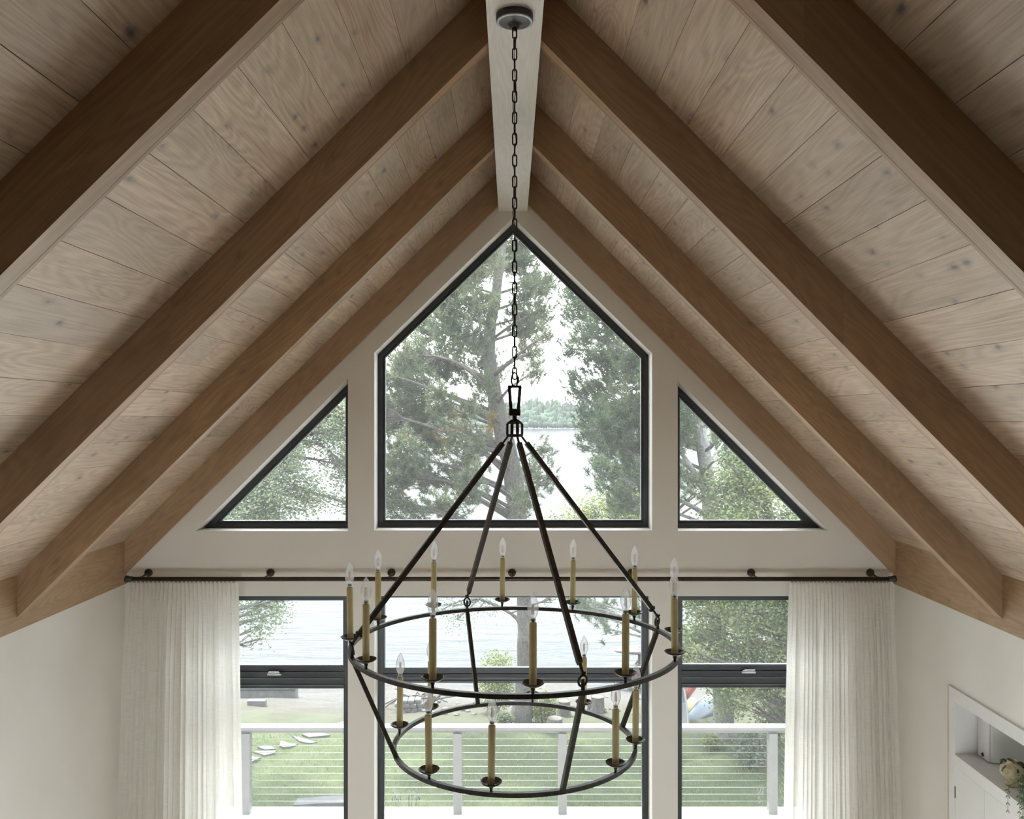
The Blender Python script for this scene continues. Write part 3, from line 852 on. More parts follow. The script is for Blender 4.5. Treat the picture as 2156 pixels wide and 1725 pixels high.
# candles: one built with its parts, the rest copied
def candle0():
    e = Vector((0, 0, 0))
    s_ = MB().lathe([(0, .004), (.0108, .004), (.0112, .007), (.0112, .186), (.0100, .188), (.0, .187)], e, 28)
    # ribbed sleeve
    for i, v in enumerate(s_.v):
        r = math.hypot(v[0], v[1])
        if r > .0105:
            g = math.atan2(v[1], v[0]); k = 1+.025*math.cos(14*g)
            s_.v[i] = (v[0]*k, v[1]*k, v[2])
    sleeve = s_.mesh('candle_sleeve', M['gold'])
    pan = MB().lathe([(0, -.0005), (.010, 0), (.022, .003), (.031, .009), (.0345, .0135), (.0335, .0145), (.030, .0105), (.021, .005), (.010, .002), (0, .002)], e, 28)
    pan.tube([(0, 0, .0), (0, 0, -.008), (0, 0, -.010), (0, 0, -.019)], [.0055, .0065, .0045, .0045], 10)
    pan = pan.mesh('drip_pan', M['iron'])
    gl = MB().lathe([(.0068, .188), (.0075, .197), (.0098, .204), (.0138, .213), (.0163, .224), (.0166, .233), (.0150, .245), (.0115, .257), (.0070, .267), (.0035, .272), (.0018, .276), (.0, .277)], e, 20).mesh('bulb', M['bulb'])
    cap = MB().lathe([(0, .186), (.0078, .186), (.0078, .199), (.006, .201), (0, .2015)], e, 16).mesh('bulb_cap', M['chrome'])
    fm = MB()
    for g in range(4):
        a = g*PI/2+.4; x, y = .0038*math.cos(a), .0038*math.sin(a)
        fm.tube([(x, y, .212), (x*.8, y*.8, .243)], .0009, 5)
    fm = fm.mesh('filament', M['filament'])
    stem = MB().lathe([(.0045, .2), (.0025, .209), (.0012, .213), (.0009, .244), (.0, .2445)], e, 8).mesh('glass_stem', M['bulb'])
    return sleeve, [('drip_pan', pan), ('bulb', gl), ('bulb_cap', cap), ('filament', fm), ('glass_stem', stem)]
sl_, subs = candle0()
pos = [(.585, 20+90*q+o_, Z1+.0265) for q in range(4) for o_ in (15, 45, 75)]+[(.431, 20+90*q+o_, Z2+.0265) for q in range(4) for o_ in (30, 60)]
rc_ = random.Random(9)
for r, a, z in pos:
    o = bpy.data.objects.new('candle_sleeve', sl_); C.objects.link(o); o.parent = ch
    o.location = H(r, a, z)-worldloc(ch); rz = rc_.uniform(0, 6)
    o.rotation_euler = (rc_.uniform(-.012, .012), rc_.uniform(-.015, .015), rz)
    for nm, me in subs:
        c = bpy.data.objects.new(nm, me); C.objects.link(c); c.parent = o
#__OUTSIDE__
# ------------------------------------------------------------------ deck and railing
ZD = 4.356-4.356
deck = empty('deck', (0, 8, -.03), kind='structure', label='white deck outside the windows')
nb = 24
y = DW+.26
first = None
while y < 9.62:
    y2 = min(y+.138, 9.66)
    MB().cbox((-3.35, y, -.035), (3.35, y2, -.004), .002).build('board', M['deck'], deck)
    y += .143
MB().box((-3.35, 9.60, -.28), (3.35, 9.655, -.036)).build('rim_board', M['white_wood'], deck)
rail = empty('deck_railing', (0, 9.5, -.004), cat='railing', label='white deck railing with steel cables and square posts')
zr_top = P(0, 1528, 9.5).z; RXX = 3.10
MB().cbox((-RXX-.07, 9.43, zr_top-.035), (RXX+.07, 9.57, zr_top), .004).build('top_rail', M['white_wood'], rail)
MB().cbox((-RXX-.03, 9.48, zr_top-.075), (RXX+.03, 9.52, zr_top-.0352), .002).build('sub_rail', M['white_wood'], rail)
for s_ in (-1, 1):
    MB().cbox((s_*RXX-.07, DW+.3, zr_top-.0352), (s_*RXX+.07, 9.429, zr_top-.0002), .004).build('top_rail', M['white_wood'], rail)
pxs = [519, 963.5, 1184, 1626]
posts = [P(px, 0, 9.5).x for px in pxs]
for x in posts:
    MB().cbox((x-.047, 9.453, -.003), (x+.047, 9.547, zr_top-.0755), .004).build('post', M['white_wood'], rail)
for s_ in (-1, 1):
    for yy in (8.0, 6.6):
        MB().cbox((s_*RXX-.047, yy-.047, -.003), (s_*RXX+.047, yy+.047, zr_top-.036), .004).build('post', M['white_wood'], rail)
for i in range(11):
    z = P(0, 1556+14.6*i, 9.5).z
    MB().tube([(posts[0], 9.5, z), (posts[-1], 9.5, z)], .0026, 6).build('cable', M['cable'], rail)
    for s_ in (-1, 1):
        MB().tube([(s_*2.975, 9.45, z), (s_*2.975, DW+.28, z)], .0026, 6).build('cable', M['cable'], rail)

# ------------------------------------------------------------------ yard, shore, lake, far shore
GY = [-30, 6, 9.5, 12, 14, 16, 18, 20, 21.5, 24, 30]
GZ = [-.7, -.7, -.70, -.80, -.93, -1.15, -1.55, -1.98, -2.2, -2.7, -3.4]
WZ = -2.15
def gz(x, y):
    z = float(np.interp(y, GY, GZ))
    # the bank stands a little higher to the right, where the trees are
    z += .45*float(np.interp(x, [3.0, 7.0], [0, 1]))*float(np.interp(y, [14, 19], [0, 1]))
    return z+.035*math.sin(1.7*x+.6*y)+.02*math.sin(4.1*x-2.3*y)
def ghit(px, py):
    y = 9.5
    while y < 60:
        p = P(px, py, y)
        if p.z <= gz(p.x, y): break
        y += .02
    return Vector((p.x, y, gz(p.x, y)))
xs = np.linspace(-24, 24, 161); ysg = np.concatenate([np.linspace(6.4, 26, 140), np.linspace(27, 40, 6)])
V = [(x, y, gz(x, y)+random.uniform(-.012, .012)) for y in ysg for x in xs]
n = len(xs); Fc = [(j*n+i, j*n+i+1, (j+1)*n+i+1, (j+1)*n+i) for j in range(len(ysg)-1) for i in range(n-1)]
fast_mesh('ground', V, Fc, M['ground'], None, True, kind='structure', label='lawn sloping to a sandy, stony shore')
MB().raw([(-1200, 17.0, WZ), (1200, 17.0, WZ), (1200, 900, WZ), (-1200, 900, WZ)], [(0, 1, 2, 3)]).build('lake', M['water'], kind='structure', label='bright calm lake')
# wooded far shore
V = []; Fc = []
rf = random.Random(21)
mb = MB()
for row in range(6):
    for i in range(330):
        x = -330+660*(i+rf.random())/330
        y = 565+row*9+rf.uniform(-4, 4)
        top = (3.4+row*2.1)*(1+.22*math.sin(x*.02+1)+.10*math.sin(x*.09))+rf.uniform(-1.2, 1.2)
        if x < -120: top *= .8
        r = rf.uniform(1.2, 2.7)
        mb.blob((x, y, WZ+top*.6), (r, r, top*.5), rf.random(), .33, 7, 6)
hz = bpy.data.materials.new('lake_haze'); hz.use_nodes = True; hz.node_tree.nodes.remove(hz.node_tree.nodes['Principled BSDF'])
vsn = hz.node_tree.nodes.new('ShaderNodeVolumeScatter'); vsn.inputs['Density'].default_value = .0001; vsn.inputs['Color'].default_value = (.93, .97, 1, 1)
hz.node_tree.links.new(vsn.outputs[0], hz.node_tree.nodes['Material Output'].inputs['Volume'])
MB().box((-500, 60, WZ+.05), (500, 640, 40)).build('haze', hz, kind='stuff', label='thin haze over the lake')
mb.build('far_forest', M['far'], kind='stuff', label='hazy wooded far shore across the lake')

# grass on the lawn: nobody could count it
N = 38000
gx = rng.uniform(-5.5, 5.5, N); gy = 9.7+rng.random(N)**1.3*5.2
gzv = np.array([gz(a, b) for a, b in zip(gx, gy)])
an = rng.uniform(0, 2*PI, N); hh = rng.uniform(.02, .06, N); ww = rng.uniform(.003, .007, N)
lx = rng.normal(0, .02, N); ly = rng.normal(0, .02, N)
V = np.stack([np.stack([gx-np.cos(an)*ww, gy-np.sin(an)*ww, gzv-.01], -1), np.stack([gx+np.cos(an)*ww, gy+np.sin(an)*ww, gzv-.01], -1), np.stack([gx+lx, gy+ly, gzv+hh], -1)], 1)
fast_mesh('grass', V.reshape(-1, 3), np.arange(3*N).reshape(-1, 3), M['grass'], kind='stuff', label='short lawn grass below the deck')

# flagstones
flag = [[(765,735),(860,710),(1000,715),(1105,745),(1000,760),(850,770)], [(655,755),(700,765),(950,830),(850,845),(740,820)],
        [(515,820),(560,820),(620,848),(720,855),(640,885),(545,892),(500,870)], [(240,893),(320,865),(400,882),(455,912),(330,924)],
        [(180,940),(460,932),(440,962),(320,990),(260,972)], [(140,1000),(280,1015),(165,1065),(90,1040)], [(1110,612),(1180,606),(1275,578),(1290,600),(1200,622)]]
fl_lab = ['broad grey flagstone highest on the lawn path', 'long slanting grey flagstone second down the lawn path', 'ragged grey flagstone midway on the lawn path',
          'upper one of two touching flagstones by the curtain', 'lower one of two touching flagstones by the curtain', 'grey flagstone half hidden by the curtain edge', 'thin grey flagstone just above the railing top']
for poly, lb in zip(flag, fl_lab):
    pts = [ghit(500+x/5.657, 1420+y/5.657) for x, y in poly]
    zt_ = sum(p.z for p in pts)/len(pts)+.05
    n = len(pts); c = sum(pts, Vector())/n
    V = [(p.x, p.y, p.z+.03) for p in pts]+[(p.x, p.y, p.z-.05) for p in pts]
    fs = [tuple(range(n)), tuple(range(2*n-1, n-1, -1))]+[(i, (i+1) % n, n+(i+1) % n, n+i) for i in range(n)]
    MB().raw(V, fs).build('flagstone', M['slab'], origin=(c.x, c.y, c.z), cat='stone', group='flagstones across the lawn', label=lb)
pts = [ghit(500+x/5.657, 1420+y/5.657) for x, y in [(660,1655),(715,1572),(1000,1548),(1290,1532),(1290,1628),(950,1640)]]
V = [(p.x, p.y, p.z+.10) for p in pts]+[(p.x, p.y, p.z-.05) for p in pts]; n = len(pts); c = sum(pts, Vector())/n
MB().raw(V, [tuple(range(n)), tuple(range(2*n-1, n-1, -1))]+[(i, (i+1) % n, n+(i+1) % n, n+i) for i in range(n)]).build('stone_slab', M['slab'], origin=tuple(c), cat='stone', label='large rough grey stone slab on the lawn just beyond the deck')
# pale block
p = ghit(539, 1487); b = empty('stone_block', p, cat='stone', label='pale rectangular block on the grass beyond the railing')
wd = 38/F*p.y/2
MB().cbox((p.x-wd, p.y, p.z-.03), (p.x+wd, p.y+.13, p.z+.10), .01).build('block', M['slab'], b)
# sea wall at the left
p0 = ghit(430, 1466); p1 = ghit(622, 1470)
sw = empty('sea_wall', (p0+p1)/2, cat='wall', label='low grey timber-faced wall along the shore by the left-hand curtain')
MB().cbox((p0.x-3, p1.y, p1.z-.1), (p1.x, p1.y+.25, p1.z+.17), .01).build('wall_face', M['stone'], sw)
MB().cbox((p0.x-3, p1.y-.02, p1.z+.171), (p1.x, p1.y+.28, p1.z+.21), .01).build('cap', M['slab'], sw)
# dry stone blocks
dw = empty('dry_stone_wall', ghit(872, 1498), cat='wall', label='short stack of grey stone blocks at the back of the lawn')
base = ghit(874, 1500); px2m = base.y/F; rr = random.Random(3)
for row, (y0, hh_, xs_) in enumerate([(0, .075, [836, 851, 866, 879, 893]), (.077, .075, [830, 848, 863, 877, 893]), (.154, .07, [842, 858, 872, 886])]):
    for a, b_ in zip(xs_[:-1], xs_[1:]):
        x0 = (a-VX)*px2m; x1 = (b_-VX)*px2m
        MB().cbox((x0+.004, base.y+rr.uniform(-.03, .03), base.z+y0-.01*(row == 0)), (x1-.004, base.y+.22, base.z+y0+hh_), .012).build('stone', M['stone'], dw)
# driftwood
dr_ = empty('driftwood_pile', (base.x, base.y+.5, base.z), cat='wood', label='heap of pale driftwood sticks behind the stacked stones')
for i in range(16):
    x = (random.uniform(835, 930)-VX)*px2m; yy = base.y+random.uniform(.25, .9); z = gz(x, yy)
    a = random.uniform(-.7, .7); L = random.uniform(.15, .45)
    MB().tube([(x-L*math.cos(a), yy, z+.04), (x, yy+.05, z+.22+random.uniform(-.08, .06)), (x+L*math.cos(a), yy+.1, z+.12+L*math.sin(a)*.4)], [.014, .018, .008], 6).build('stick', M['stumptop'], dr_)
# stumps
stl = ['tallest grey tree stump standing on the sandy shore', 'grey tree stump between the tree and the tallest stump', 'small grey stump tucked against the tallest stump', 'low wide stump in front, cut off by the railing']
for (x0, x1, yt, yb), lb in zip([(1244, 1273, 1463, 1500), (1174, 1202, 1472, 1508), (1236, 1250, 1472, 1498), (1152, 1185, 1508, 1541)], stl):
    b_ = ghit((x0+x1)/2, yb); r = (x1-x0)/2/F*b_.y; h = (yb-yt-4)/F*b_.y
    s = empty('tree_stump', b_, cat='stump', group='stumps on the shore', label=lb)
    prof = [(r*1.2, -.08), (r*1.12, .02), (r, h*.3), (r*.95, h*.8), (r*.97, h)]
    m_ = MB().lathe(prof, b_, 16)
    rj = random.Random(int(x0))
    dj = [1+rj.uniform(-.08, .08) for _ in range(16)]
    m_.v = [(b_.x+(v[0]-b_.x)*dj[i % 16], b_.y+(v[1]-b_.y)*dj[i % 16], v[2]) for i, v in enumerate(m_.v)]
    m_.build('bark', M['stump'], s)
    MB().lathe([(r*.93, h-.002), (r*.6, h+.006), (0, h+.004)], b_, 16).build('cut_face', M['stumptop'], s)
# shore stones
rk = []
for i in range(3):
    rk.append(MB().blob((0, 0, 0), (.08, .06, .045), i, .22, 8, 5, False).mesh('shore_rock', M['stone']))
for i in range(64):
    px = random.uniform(798, 1362); py = random.uniform(1478, 1508) if i % 3 else random.uniform(1450, 1480)
    if 1080 < px < 1120: continue
    g = ghit(px, py)
    o = bpy.data.objects.new('shore_rock', rk[i % 3]); C.objects.link(o)
    k = random.uniform(.4, 1.3); o.scale = (k, k, k*random.uniform(.7, 1.2)); o.location = g+Vector((0, 0, .008)); o.rotation_euler = (0, 0, random.uniform(0, 6))
    tag(o, 'small rounded pale stone lying on the sandy shore', 'stone', 'loose stones on the shore')
# kayaks
def kayak(name, px, py, d, L, W, Hh, rot, cols, label, tilt=0.0, pitch=0.0):
    x_ = P(px, 0, d).x; g = Vector((x_, d, gz(x_, d)+py)); r = empty(name, g, cat='boat', label=label)
    n = 18; m = 12; rows = []
    for i in range(n+1):
        t = i/n; wdt = W/2*math.sin(PI*t)**.62+.004; dp = Hh*(.45+.55*math.sin(PI*t)**.5); sh = .35*Hh*(2*t-1)**4
        row = []
        for k in range(m+1):
            a = PI*k/m
            row.append(Vector((math.cos(a)*wdt, (t-.5)*L, -math.sin(a)**.8*dp+sh+Hh)))
        rows.append(row)
    Mx = Matrix.Translation(g) @ Matrix.Rotation(rot, 4, 'Z') @ Matrix.Rotation(pitch, 4, 'X') @ Matrix.Rotation(tilt, 4, 'Y')
    V = [tuple(Mx @ v) for row in rows for v in row]
    fs = [(i*(m+1)+k, i*(m+1)+k+1, (i+1)*(m+1)+k+1, (i+1)*(m+1)+k) for i in range(n) for k in range(m)]
    MB().raw(V, fs, True).build('hull', cols[0], r)
    V = []; fs = []
    for i, row in enumerate(rows):
        a, b = row[0], row[-1]; V += [tuple(Mx @ a), tuple(Mx @ ((a+b)/2+Vector((0, 0, Hh*.18)))), tuple(Mx @ b)]
    for i in range(n):
        if 7 <= i <= 10: continue
        fs += [(i*3, i*3+1, i*3+4, i*3+3), (i*3+1, i*3+2, i*3+5, i*3+4)]
    MB().raw(V, fs, True).build('deck', cols[1], r)
    MB().tube([Mx @ row[0] for row in rows], .012, 6).build('gunwale', cols[2], r)
    return r
kb = [simple('kayak_blue', (.022, .042, .065), .35, var=.15), simple('kayak_sky', (.045,.06,.075), .35), simple('kayak_trim', (.2,.21,.22), .4)]
kr = [simple('kayak_red', (.20,.03,.02), .35, var=.2), simple('kayak_red_deck', (.13,.03,.025), .35), simple('kayak_trim_b', (.3, .3, .3), .4)]
ky = [simple('kayak_yellow', (.17,.10,.015), .35), simple('kayak_yellow_deck', (.16,.09,.015), .35), kr[2]]
kw = [simple('kayak_white', (.12,.13,.13), .35), simple('kayak_white_deck', (.11,.12,.12), .35), kb[2]]
kayak('canoe', 1512, .10, ghit(1470, 1522).y+.75, 2.2, .46, .23, math.radians(-38), kb, 'blue and pale canoe lying on its side by the thick trunk', tilt=math.radians(-105))
kayak('kayak', 1462, .34, ghit(1460, 1500).y+.45, 2.0, .62, .26, math.radians(-28), kr, 'red kayak lying behind the blue canoe', tilt=math.radians(-60), pitch=math.radians(6))
kayak('kayak', 1464, .10, ghit(1458, 1508).y+.1, .9, .26, .14, math.radians(-30), ky, 'yellow kayak lying low between the red kayak and the blue canoe', tilt=math.radians(-80))
kayak('kayak', 1428, .42, ghit(1440, 1521).y+.3, 2.4, .42, .22, math.radians(6), kw, 'pale grey kayak leaning upright beside the window post', tilt=math.radians(-40), pitch=math.radians(50))
# paddleboard rack over the water
d = 20.5
rk_ = empty('board_rack', P(1347, 1405, d), cat='rack', label='timber rack post and braces at the waterline holding pale boards')
zb_ = WZ-.3
x = P(1346, 0, d).x
MB().bar((x, d, zb_), (x, d, P(0, 1364, d).z+.02), .06, .06).build('post', M['stump'], rk_)
MB().bar((x+1.4, d, zb_), (x+1.4, d, P(0, 1364, d).z+.02), .06, .06).build('post', M['stump'], rk_)
MB().bar((x-.02, d, P(0, 1376, d).z), (x+1.45, d, P(0, 1376, d).z), .05, .05).build('crossbar', M['stump'], rk_)
MB().bar((x-.1, d-.05, P(0, 1397, d).z), (x+.02, d, P(0, 1388, d).z), .03, .03).build('brace', M['stump'], rk_)
def pboard(px0, px1, py, d, label):
    x0, x1 = P(px0, 0, d).x, P(px1, 0, d).x; z = P(0, py, d).z; n = 20; V = []; h = .05
    for sgn, zz in ((0, z-h), (1, z+h)):
        pass
    mb = MB(); rows = []
    for i in range(n+1):
        t = i/n; wv = .34*math.sin(PI*t)**.45+.002; hh = h*math.sin(PI*t)**.4+.004; xx = x0+(x1-x0)*t
        rows.append([(xx, d-wv, z), (xx, d-wv*.7, z-hh), (xx, d+wv*.7, z-hh), (xx, d+wv, z), (xx, d+wv*.7, z+hh), (xx, d-wv*.7, z+hh)])
    V = [q for r_ in rows for q in r_]; fs = [(i*6+k, i*6+(k+1) % 6, (i+1)*6+(k+1) % 6, (i+1)*6+k) for i in range(n) for k in range(6)]
    fs += [tuple(range(5, -1, -1)), tuple(n*6+k for k in range(6))]
    mb.raw(V, fs, True).build('paddleboard', simple('board_paint', (.08,.075,.07), .5), cat='board', label=label)
pboard(1290, 1425, 1369, d-.05, 'upper pale board lying across the shore rack')
pboard(1281, 1425, 1404, d-.1, 'lower pale board lying under the shore rack')

# ------------------------------------------------------------------ plants outside
def rand_dirs(n, r):
    v = r.normal(size=(n, 3)); return v/np.linalg.norm(v, axis=1, keepdims=True)
def tufts(pts, dirs, L, n_needles, width, r):
    """brush tufts of thin needles round the twig ends"""
    m = len(pts); tot = m*n_needles
    P0 = np.repeat(pts, n_needles, 0); D0 = np.repeat(dirs, n_needles, 0)
    d = D0*.55+rand_dirs(tot, r); d /= np.linalg.norm(d, axis=1, keepdims=True)
    s = np.cross(d, rand_dirs(tot, r)); s /= np.linalg.norm(s, axis=1, keepdims=True)+1e-6
    ll = (L*r.uniform(.6, 1.1, tot))[:, None]
    b = P0+D0*(r.uniform(-.7, .5, tot)*L)[:, None]
    V = np.stack([b-s*width, b+s*width, b+d*ll], 1).reshape(-1, 3)
    return V, np.arange(3*tot).reshape(-1, 3)
def leaves(pts, size, r):
    m = len(pts); a = rand_dirs(m, r); a[:, 2] *= .6
    b = np.cross(a, rand_dirs(m, r)); b /= np.linalg.norm(b, axis=1, keepdims=True)+1e-6
    sz = (size*r.uniform(.6, 1.25, m))[:, None]
    V = np.stack([pts-a*sz*.55, pts+b*sz*.3, pts+a*sz*.55, pts-b*sz*.3], 1).reshape(-1, 3)
    return V, np.arange(4*m).reshape(-1, 4)
def arc(a, b, bend, n=6, r=None):
    pts = []
    off = Vector((float(r.normal()*bend), float(r.normal()*bend), float(abs(r.normal())*bend))) if r is not None else Vector()
    for i in range(n+1):
        t = i/n; pts.append(a.lerp(b, t)+off*math.sin(PI*t))
    return pts

def tree(name, label, trunk, clumps, d, bark_m, leaf_m, kind='needle', seed=1, per=36, spread=1.6, group=None, tr0=.21, size=.1, twigs=True, twigmul=1.0, origin=None):
    """trunk: (px,py,depth,radius m) from the foot up; clumps: (px,py,radius px)"""
    r = np.random.default_rng(seed)
    tp = [P(a, b, c) for a, b, c, _ in trunk]; tr = [q[3] for q in trunk]
    # smooth trunk
    tt = []; rr = []
    for i in range(len(tp)-1):
        for k in range(6):
            t = k/6; p0 = tp[max(i-1, 0)]; p1, p2 = tp[i], tp[i+1]; p3 = tp[min(i+2, len(tp)-1)]
            q = .5*((2*p1)+(p2-p0)*t+(2*p0-5*p1+4*p2-p3)*t*t+(3*p1-p0-3*p2+p3)*t**3)
            tt.append(q); rr.append(tr[i]*(1-t)+tr[i+1]*t)
    tt.append(tp[-1]); rr.append(tr[-1])
    root = empty(name, tt[0], cat='tree', label=label, group=group)
    MB().tube(tt, [a*(1+.05*math.sin(i*1.3)) for i, a in enumerate(rr)], 14).build('trunk', bark_m, root)
    pts = []; dirs = []; twig = MB()
    for ci, (px, py, rp) in enumerate(clumps):
        dd = d+float(r.uniform(-spread, spread))
        c = P(px, py, dd); R = rp/F*dd
        cand = [(i, q) for i, q in enumerate(tt) if q.z < c.z+.3] or [(0, tt[0])]
        best = min(cand, key=lambda iq: (iq[1]-c).length+abs((c.z-iq[1].z)-.35*(iq[1]-c).length)*.8)
        bi, bq = best
        path = arc(bq, c, .12*(c-bq).length*.6, 7, r)
        br = min(rr[bi]*.55, .015+.012*(c-bq).length)
        MB().tube(path, list(np.linspace(br, .012, 8)), 7).build('branch', bark_m, root)
        nn = max(5, int(per*(rp/45)**2))
        for k in range(nn):
            v = Vector(tuple(r.normal(size=3))).normalized()*R*float(r.random())**.45
            v.y *= 1.1
            e = c+v
            s_ = path[-1-int(r.integers(0, 3))]
            dr0 = (e-s_).normalized()
            if twigs and r.random() < .75*twigmul:
                mid = s_.lerp(e, .5)+Vector(tuple(r.normal(size=3)))*.05
                twig.tube([s_, mid, e], [.009, .006, .003], 4, False)
            pts.append(e); dirs.append(dr0*.6+Vector((0, 0, .45)))
            for _ in range(2 if kind == 'needle' else 0):
                e2 = e+Vector(tuple(r.normal(size=3)))*.10; pts.append(e2); dirs.append(dr0*.5+Vector((0, 0, .5)))
    pts = np.array([tuple(p) for p in pts]); dirs = np.array([tuple(q) for q in dirs])
    if twig.v: twig.build('twigs', bark_m, root, kind='stuff')
    if kind == 'needle':
        dirs /= np.linalg.norm(dirs, axis=1, keepdims=True)
        V, Fc = tufts(pts, dirs, size, 34, .0060, r)
    else:
        pts = np.repeat(pts, 32, 0)+r.normal(size=(len(pts)*32, 3))*.12
        V, Fc = leaves(pts, size, r)
    fast_mesh('foliage', V, Fc, leaf_m, root, kind='stuff')
    return root

pine_main = [(1000,560,55),(1045,540,55),(1105,560,45),(1090,520,40),(1150,592,28),(965,600,45),(930,640,50),(1010,640,45),(1120,620,40),(1120,690,40),(900,690,45),(950,700,50),
 (860,750,48),(905,760,55),(840,790,45),(870,825,48),(1000,710,40),(1035,780,35),(1118,745,32),(1095,670,42),(1130,780,20),(960,775,38),(838,850,48),(885,875,42),(822,900,38),
 (930,845,36),(1020,815,32),(850,960,45),(905,930,48),(832,1005,42),(885,1000,38),(980,950,40),(1025,930,32),(1150,946,18),(1112,990,32),(1150,1008,22),(1000,1010,34),(948,1005,32),
 (840,1060,32),(880,1092,30),(925,1062,36),(985,1040,26),(1110,1050,24),(985,860,26),(1140,655,22),(1065,880,22),(960,1090,20),(1150,705,16),(1010,745,30)]
sparse = [(955,1275,28),(985,1268,22),(930,1285,18),(1010,1262,14),(962,1305,12),(1020,1268,10),(1040,1280,8),(1160,1262,14)]
pine = tree('pine_tree', 'tall leaning pine rising in front of the lake behind the chandelier',
     [(1096,1532,15.4,.235),(1098,1500,15.4,.19),(1103,1420,15.4,.135),(1104,1330,15.4,.125),(1102,1240,15.4,.135),(1092,1120,15.4,.17),(1080,1000,15.4,.17),(1056,900,15.4,.155),(1038,810,15.4,.135),(1030,720,15.4,.105),(1044,620,15.4,.09),(1058,520,15.4,.07),(1066,430,15.4,.07),(1075,330,15.4,.04)],
     pine_main+[(1070,440,50),(1020,470,50),(1120,470,50),(1060,380,50),(960,530,40),(770,860,50),(760,960,50),(770,1050,40),(770,780,40)], 15.4, M['bark'], M['needles'], 'needle', 3, per=58, tr0=.2)
r_ = np.random.default_rng(77); q = []
for px, py, rp, n_ in [(948,868,22,26),(962,905,20,22),(938,935,18,18),(1036,880,12,10),(1030,905,12,10),(985,935,18,12),(870,930,20,10)]:
    for _ in range(n_):
        dd = 15.0+float(r_.uniform(-.5, .3)); c = P(px+float(r_.normal())*rp*.6, py+float(r_.normal())*rp*.8, dd); q.append(tuple(c))
q = np.array(q); dv = rand_dirs(len(q), r_); V, Fc = tufts(q, dv, .09, 26, .006, r_)
fast_mesh('dry_needles', V, Fc, leafmat('ochre_needles', [(.10, .07, .02), (.16, .12, .03)]), pine, kind='stuff', label='ochre dying needles')
tree('young_oak', 'thin-leaved twigs hanging over the lake between the two chandelier arms', [(1104,1332,15.3,.03),(1085,1300,15.2,.03),(1050,1278,15.1,.025),(1010,1262,15.0,.02)], sparse, 15.0, M['bark'], M['leafd'], 'leaf', 6, per=18, spread=.3, size=.036)
pine_r = [(1195,622,20),(1235,645,32),(1280,680,38),(1198,662,20),(1232,702,32),(1292,742,46),(1200,735,20),(1335,770,45),(1250,750,28),(1290,795,45),(1255,830,40),(1212,800,20),(1335,850,45),(1240,872,28),(1292,880,45),(1208,836,16),
 (1330,935,45),(1282,940,40),(1238,922,24),(1325,995,42),(1275,1000,32),(1312,1050,36),(1345,700,40),(1400,800,60),(1400,900,60),(1260,610,40),(1320,640,50),(1400,700,60),(1395,1000,50),
 (1440,870,38),(1470,850,30),(1520,930,26),(1545,960,22),(1445,930,26),(1455,1010,24),(1530,900,22),(1225,1275,26),(1265,1290,22),(1215,1262,16),(1280,1325,11),(1335,1290,18)]
tree('shore_pine', 'grey-barked pine whose trunk stands in the right-hand triangular window',
     [(1527,1572,14.2,.19),(1523,1500,14.2,.165),(1516,1400,14.2,.15),(1508,1260,14.2,.14),(1498,1110,14.2,.135),(1490,1020,14.2,.125),(1480,940,14.2,.11),(1466,870,14.2,.10),(1450,800,14.2,.085),(1440,700,14.2,.07),(1425,600,14.2,.04)],
     pine_r, 14.2, M['bark_light'], M['needles2'], 'needle', 12, per=56, spread=1.3)
tree('dead_limb', 'bare silver limb crossing the right-hand triangular window', [(1486,1040,14.0,.06),(1465,1000,13.9,.045),(1440,962,13.9,.035),(1425,945,13.9,.03),(1400,920,13.9,.02)], [(1410,900,10)], 13.9, M['bark_light'], M['leafd'], 'leaf', 15, per=5)
# broad-leaved trees
rL = random.Random(17)
cl = [(rL.uniform(1420, 1700), rL.uniform(1240, 1400), rL.uniform(26, 40)) for _ in range(46)]+[(rL.uniform(1520, 1690), rL.uniform(1400, 1490), rL.uniform(20, 32)) for _ in range(20)]
cl += [(rL.uniform(1500, 1720), rL.uniform(975, 1120), rL.uniform(24, 36)) for _ in range(38)]+[(rL.uniform(1660, 1800), rL.uniform(1120, 1560), 45) for _ in range(20)]
cl = [c for c in cl if not (c[1] < 1120 and c[0]-1500 > (c[1]-930)*1.3+30)]
tree('oak_tree', 'dense green oak filling the window beside the right-hand curtain', [(1690,1640,13.2,.16),(1680,1500,13.2,.13),(1660,1350,13.3,.11),(1640,1200,13.4,.09),(1620,1080,13.5,.06)],
     cl, 13.4, M['bark'], M['leaf'], 'leaf', 19, per=34, spread=1.1, size=.052)
cl = [(rL.uniform(1150, 1390), rL.uniform(1035, 1125), rL.uniform(18, 34)) for _ in range(34)]
cl = [c for c in cl if c[1]-c[2] > 1110-(c[0]-1130)*.75]
cl += [(1470,1030,24),(1440,1000,18),(1535,1000,22),(1560,1010,22)]
tree('maple_sapling', 'yellow-green leafy tree low at the right of the pointed window', [(1420,1560,16.5,.10),(1415,1400,16.5,.08),(1400,1250,16.5,.07),(1370,1130,16.5,.05)],
     cl, 16.5, M['bark'], M['leafy'], 'leaf', 23, per=34, spread=.9, size=.052)
cl = [(rL.uniform(420, 745), rL.uniform(800, 1120), rL.uniform(22, 42)) for _ in range(120)]
cl = [c for c in cl if (1122-c[1]) < (c[0]-400)*1.03+10 and not (c[0] > 590 and c[1] > 1045 and rL.random() < .75) and not (640 < c[0] < 735 and 960 < c[1] < 1030 and rL.random() < .6)]
cl += [(520,1262,22),(545,1270,20),(575,1278,18),(585,1290,12),(530,1290,16),(560,1300,11),(542,1325,9),(548,1345,7),(508,1280,20),(590,1262,12),(568,1268,16),(470,1290,40),(430,1300,45),(390,1250,50)]
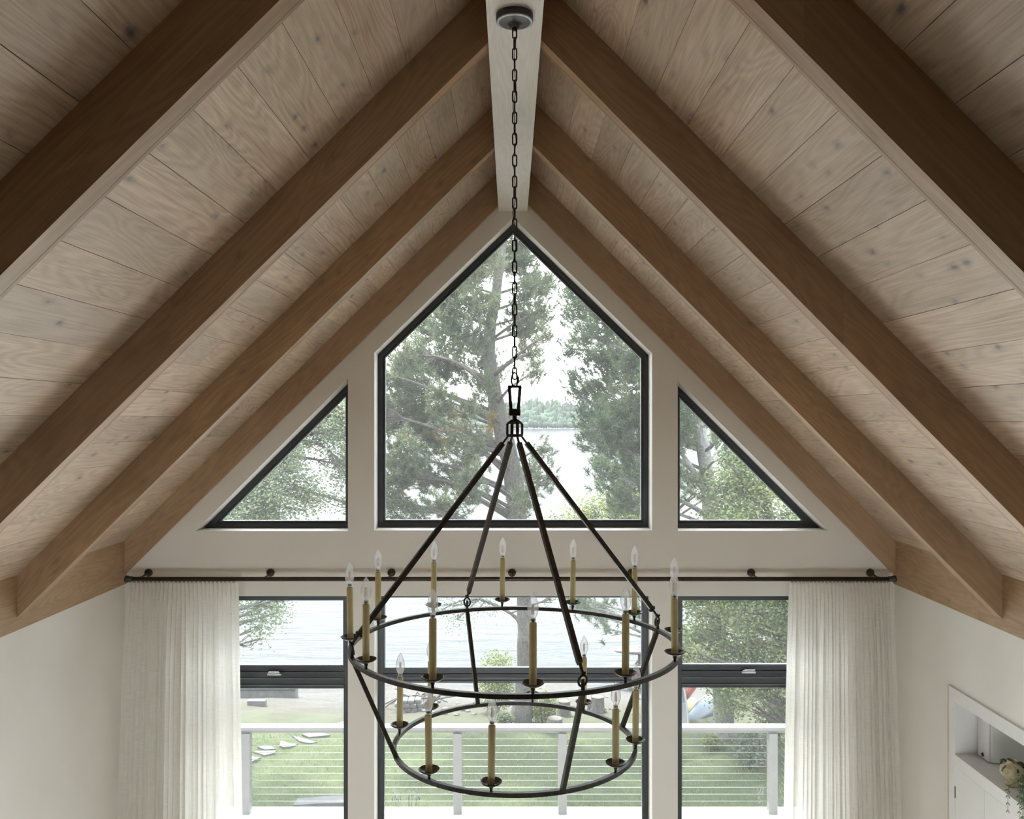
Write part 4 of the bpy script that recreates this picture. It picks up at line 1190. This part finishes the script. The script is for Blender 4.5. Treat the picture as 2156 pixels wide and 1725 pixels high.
tree('spreading_oak', 'grey-green oak filling the left-hand triangular window, one bough hanging below', [(250,1700,12.2,.22),(262,1500,12.2,.18),(290,1300,12.4,.15),(350,1130,12.6,.12),(430,1030,12.8,.09),(520,960,13,.06)],
     cl, 12.9, M['bark'], M['leafd'], 'leaf', 29, per=30, spread=1.0, size=.048)
# bushes
def bush(name, label, px, py, rx, ry, mat, seed, n=1500, size=.05):
    g = ghit(px, py); r = np.random.default_rng(seed); root = empty(name, g, cat='bush', label=label)
    s = g.y/F
    for k in range(7):
        a = Vector((r.normal()*rx*s*.5, r.normal()*.15, ry*s*(1.1+.7*r.random())))
        MB().tube([g, g+a*.5+Vector((r.normal()*.03, 0, 0)), g+a], [.012, .008, .003], 5).build('stem', M['bark'], root)
    v = rand_dirs(n, r)*(r.random(n)**.4)[:, None]
    pts = np.array(g)+np.array([0, 0, ry*s])+v*np.array([rx*s, rx*s*.8, ry*s])*r.uniform(.8, 1.15, (n, 1))
    V, Fc = leaves(pts, size, r)
    fast_mesh('foliage', V, Fc, mat, root, kind='stuff')
bush('bush', 'light green bush against the left of the leaning pine trunk', 1046, 1502, 46, 66, M['leafy'], 2, 3800)
bush('bush', 'low green bush at the foot of the pine, trunk side by the stumps', 1142, 1524, 36, 34, M['leafy'], 3, 2600)
bush('bush', 'small dark green bush below the light green one, left of the trunk', 1062, 1528, 20, 14, M['leafd'], 4, 900)
bush('bush', 'straggly low bush beside the thick trunk, seen through the cables', 1500, 1578, 24, 14, M['leafy'], 5, 700)
bush('bush', 'green undergrowth by the thick trunk, next to the right-hand deck post', 1585, 1620, 46, 46, M['leafd'], 6, 2600)
bush('bush', 'tall undergrowth behind the right-hand deck post', 1640, 1560, 60, 60, M['leaf'], 7, 3200)
# lavender beside the deck
for k, (px, ln, lb) in enumerate([(855, 9, 'wispy pale lavender stems at the deck edge, lower left of the chandelier'), (1625, 12, 'wispy pale lavender stems at the deck edge by the right-hand post')]):
    x = P(px, 0, 9.85).x; g = Vector((x, 9.85, gz(x, 9.85))); root = empty('lavender', g, cat='plant', label=lb)
    rl_ = random.Random(k)
    mb = MB(); hd = MB()
    for i in range(ln*2):
        e = g+Vector((rl_.uniform(-.16, .16), rl_.uniform(-.06, .06), rl_.uniform(.62, .80)+.02))
        mb.tube([g+Vector((rl_.uniform(-.04, .04), 0, 0)), g.lerp(e, .6)+Vector((rl_.uniform(-.02, .02), 0, 0)), e], .0022, 4)
        hd.tube([e, e+Vector((rl_.uniform(-.01, .01), 0, .03)), e+Vector((rl_.uniform(-.015, .015), 0, .06))], [.005, .006, .002], 5)
    mb.build('stems', M['leafd'], root, kind='stuff'); hd.build('flower_heads', simple('dry_lavender', (.12,.12,.13), .8), root, kind='stuff')
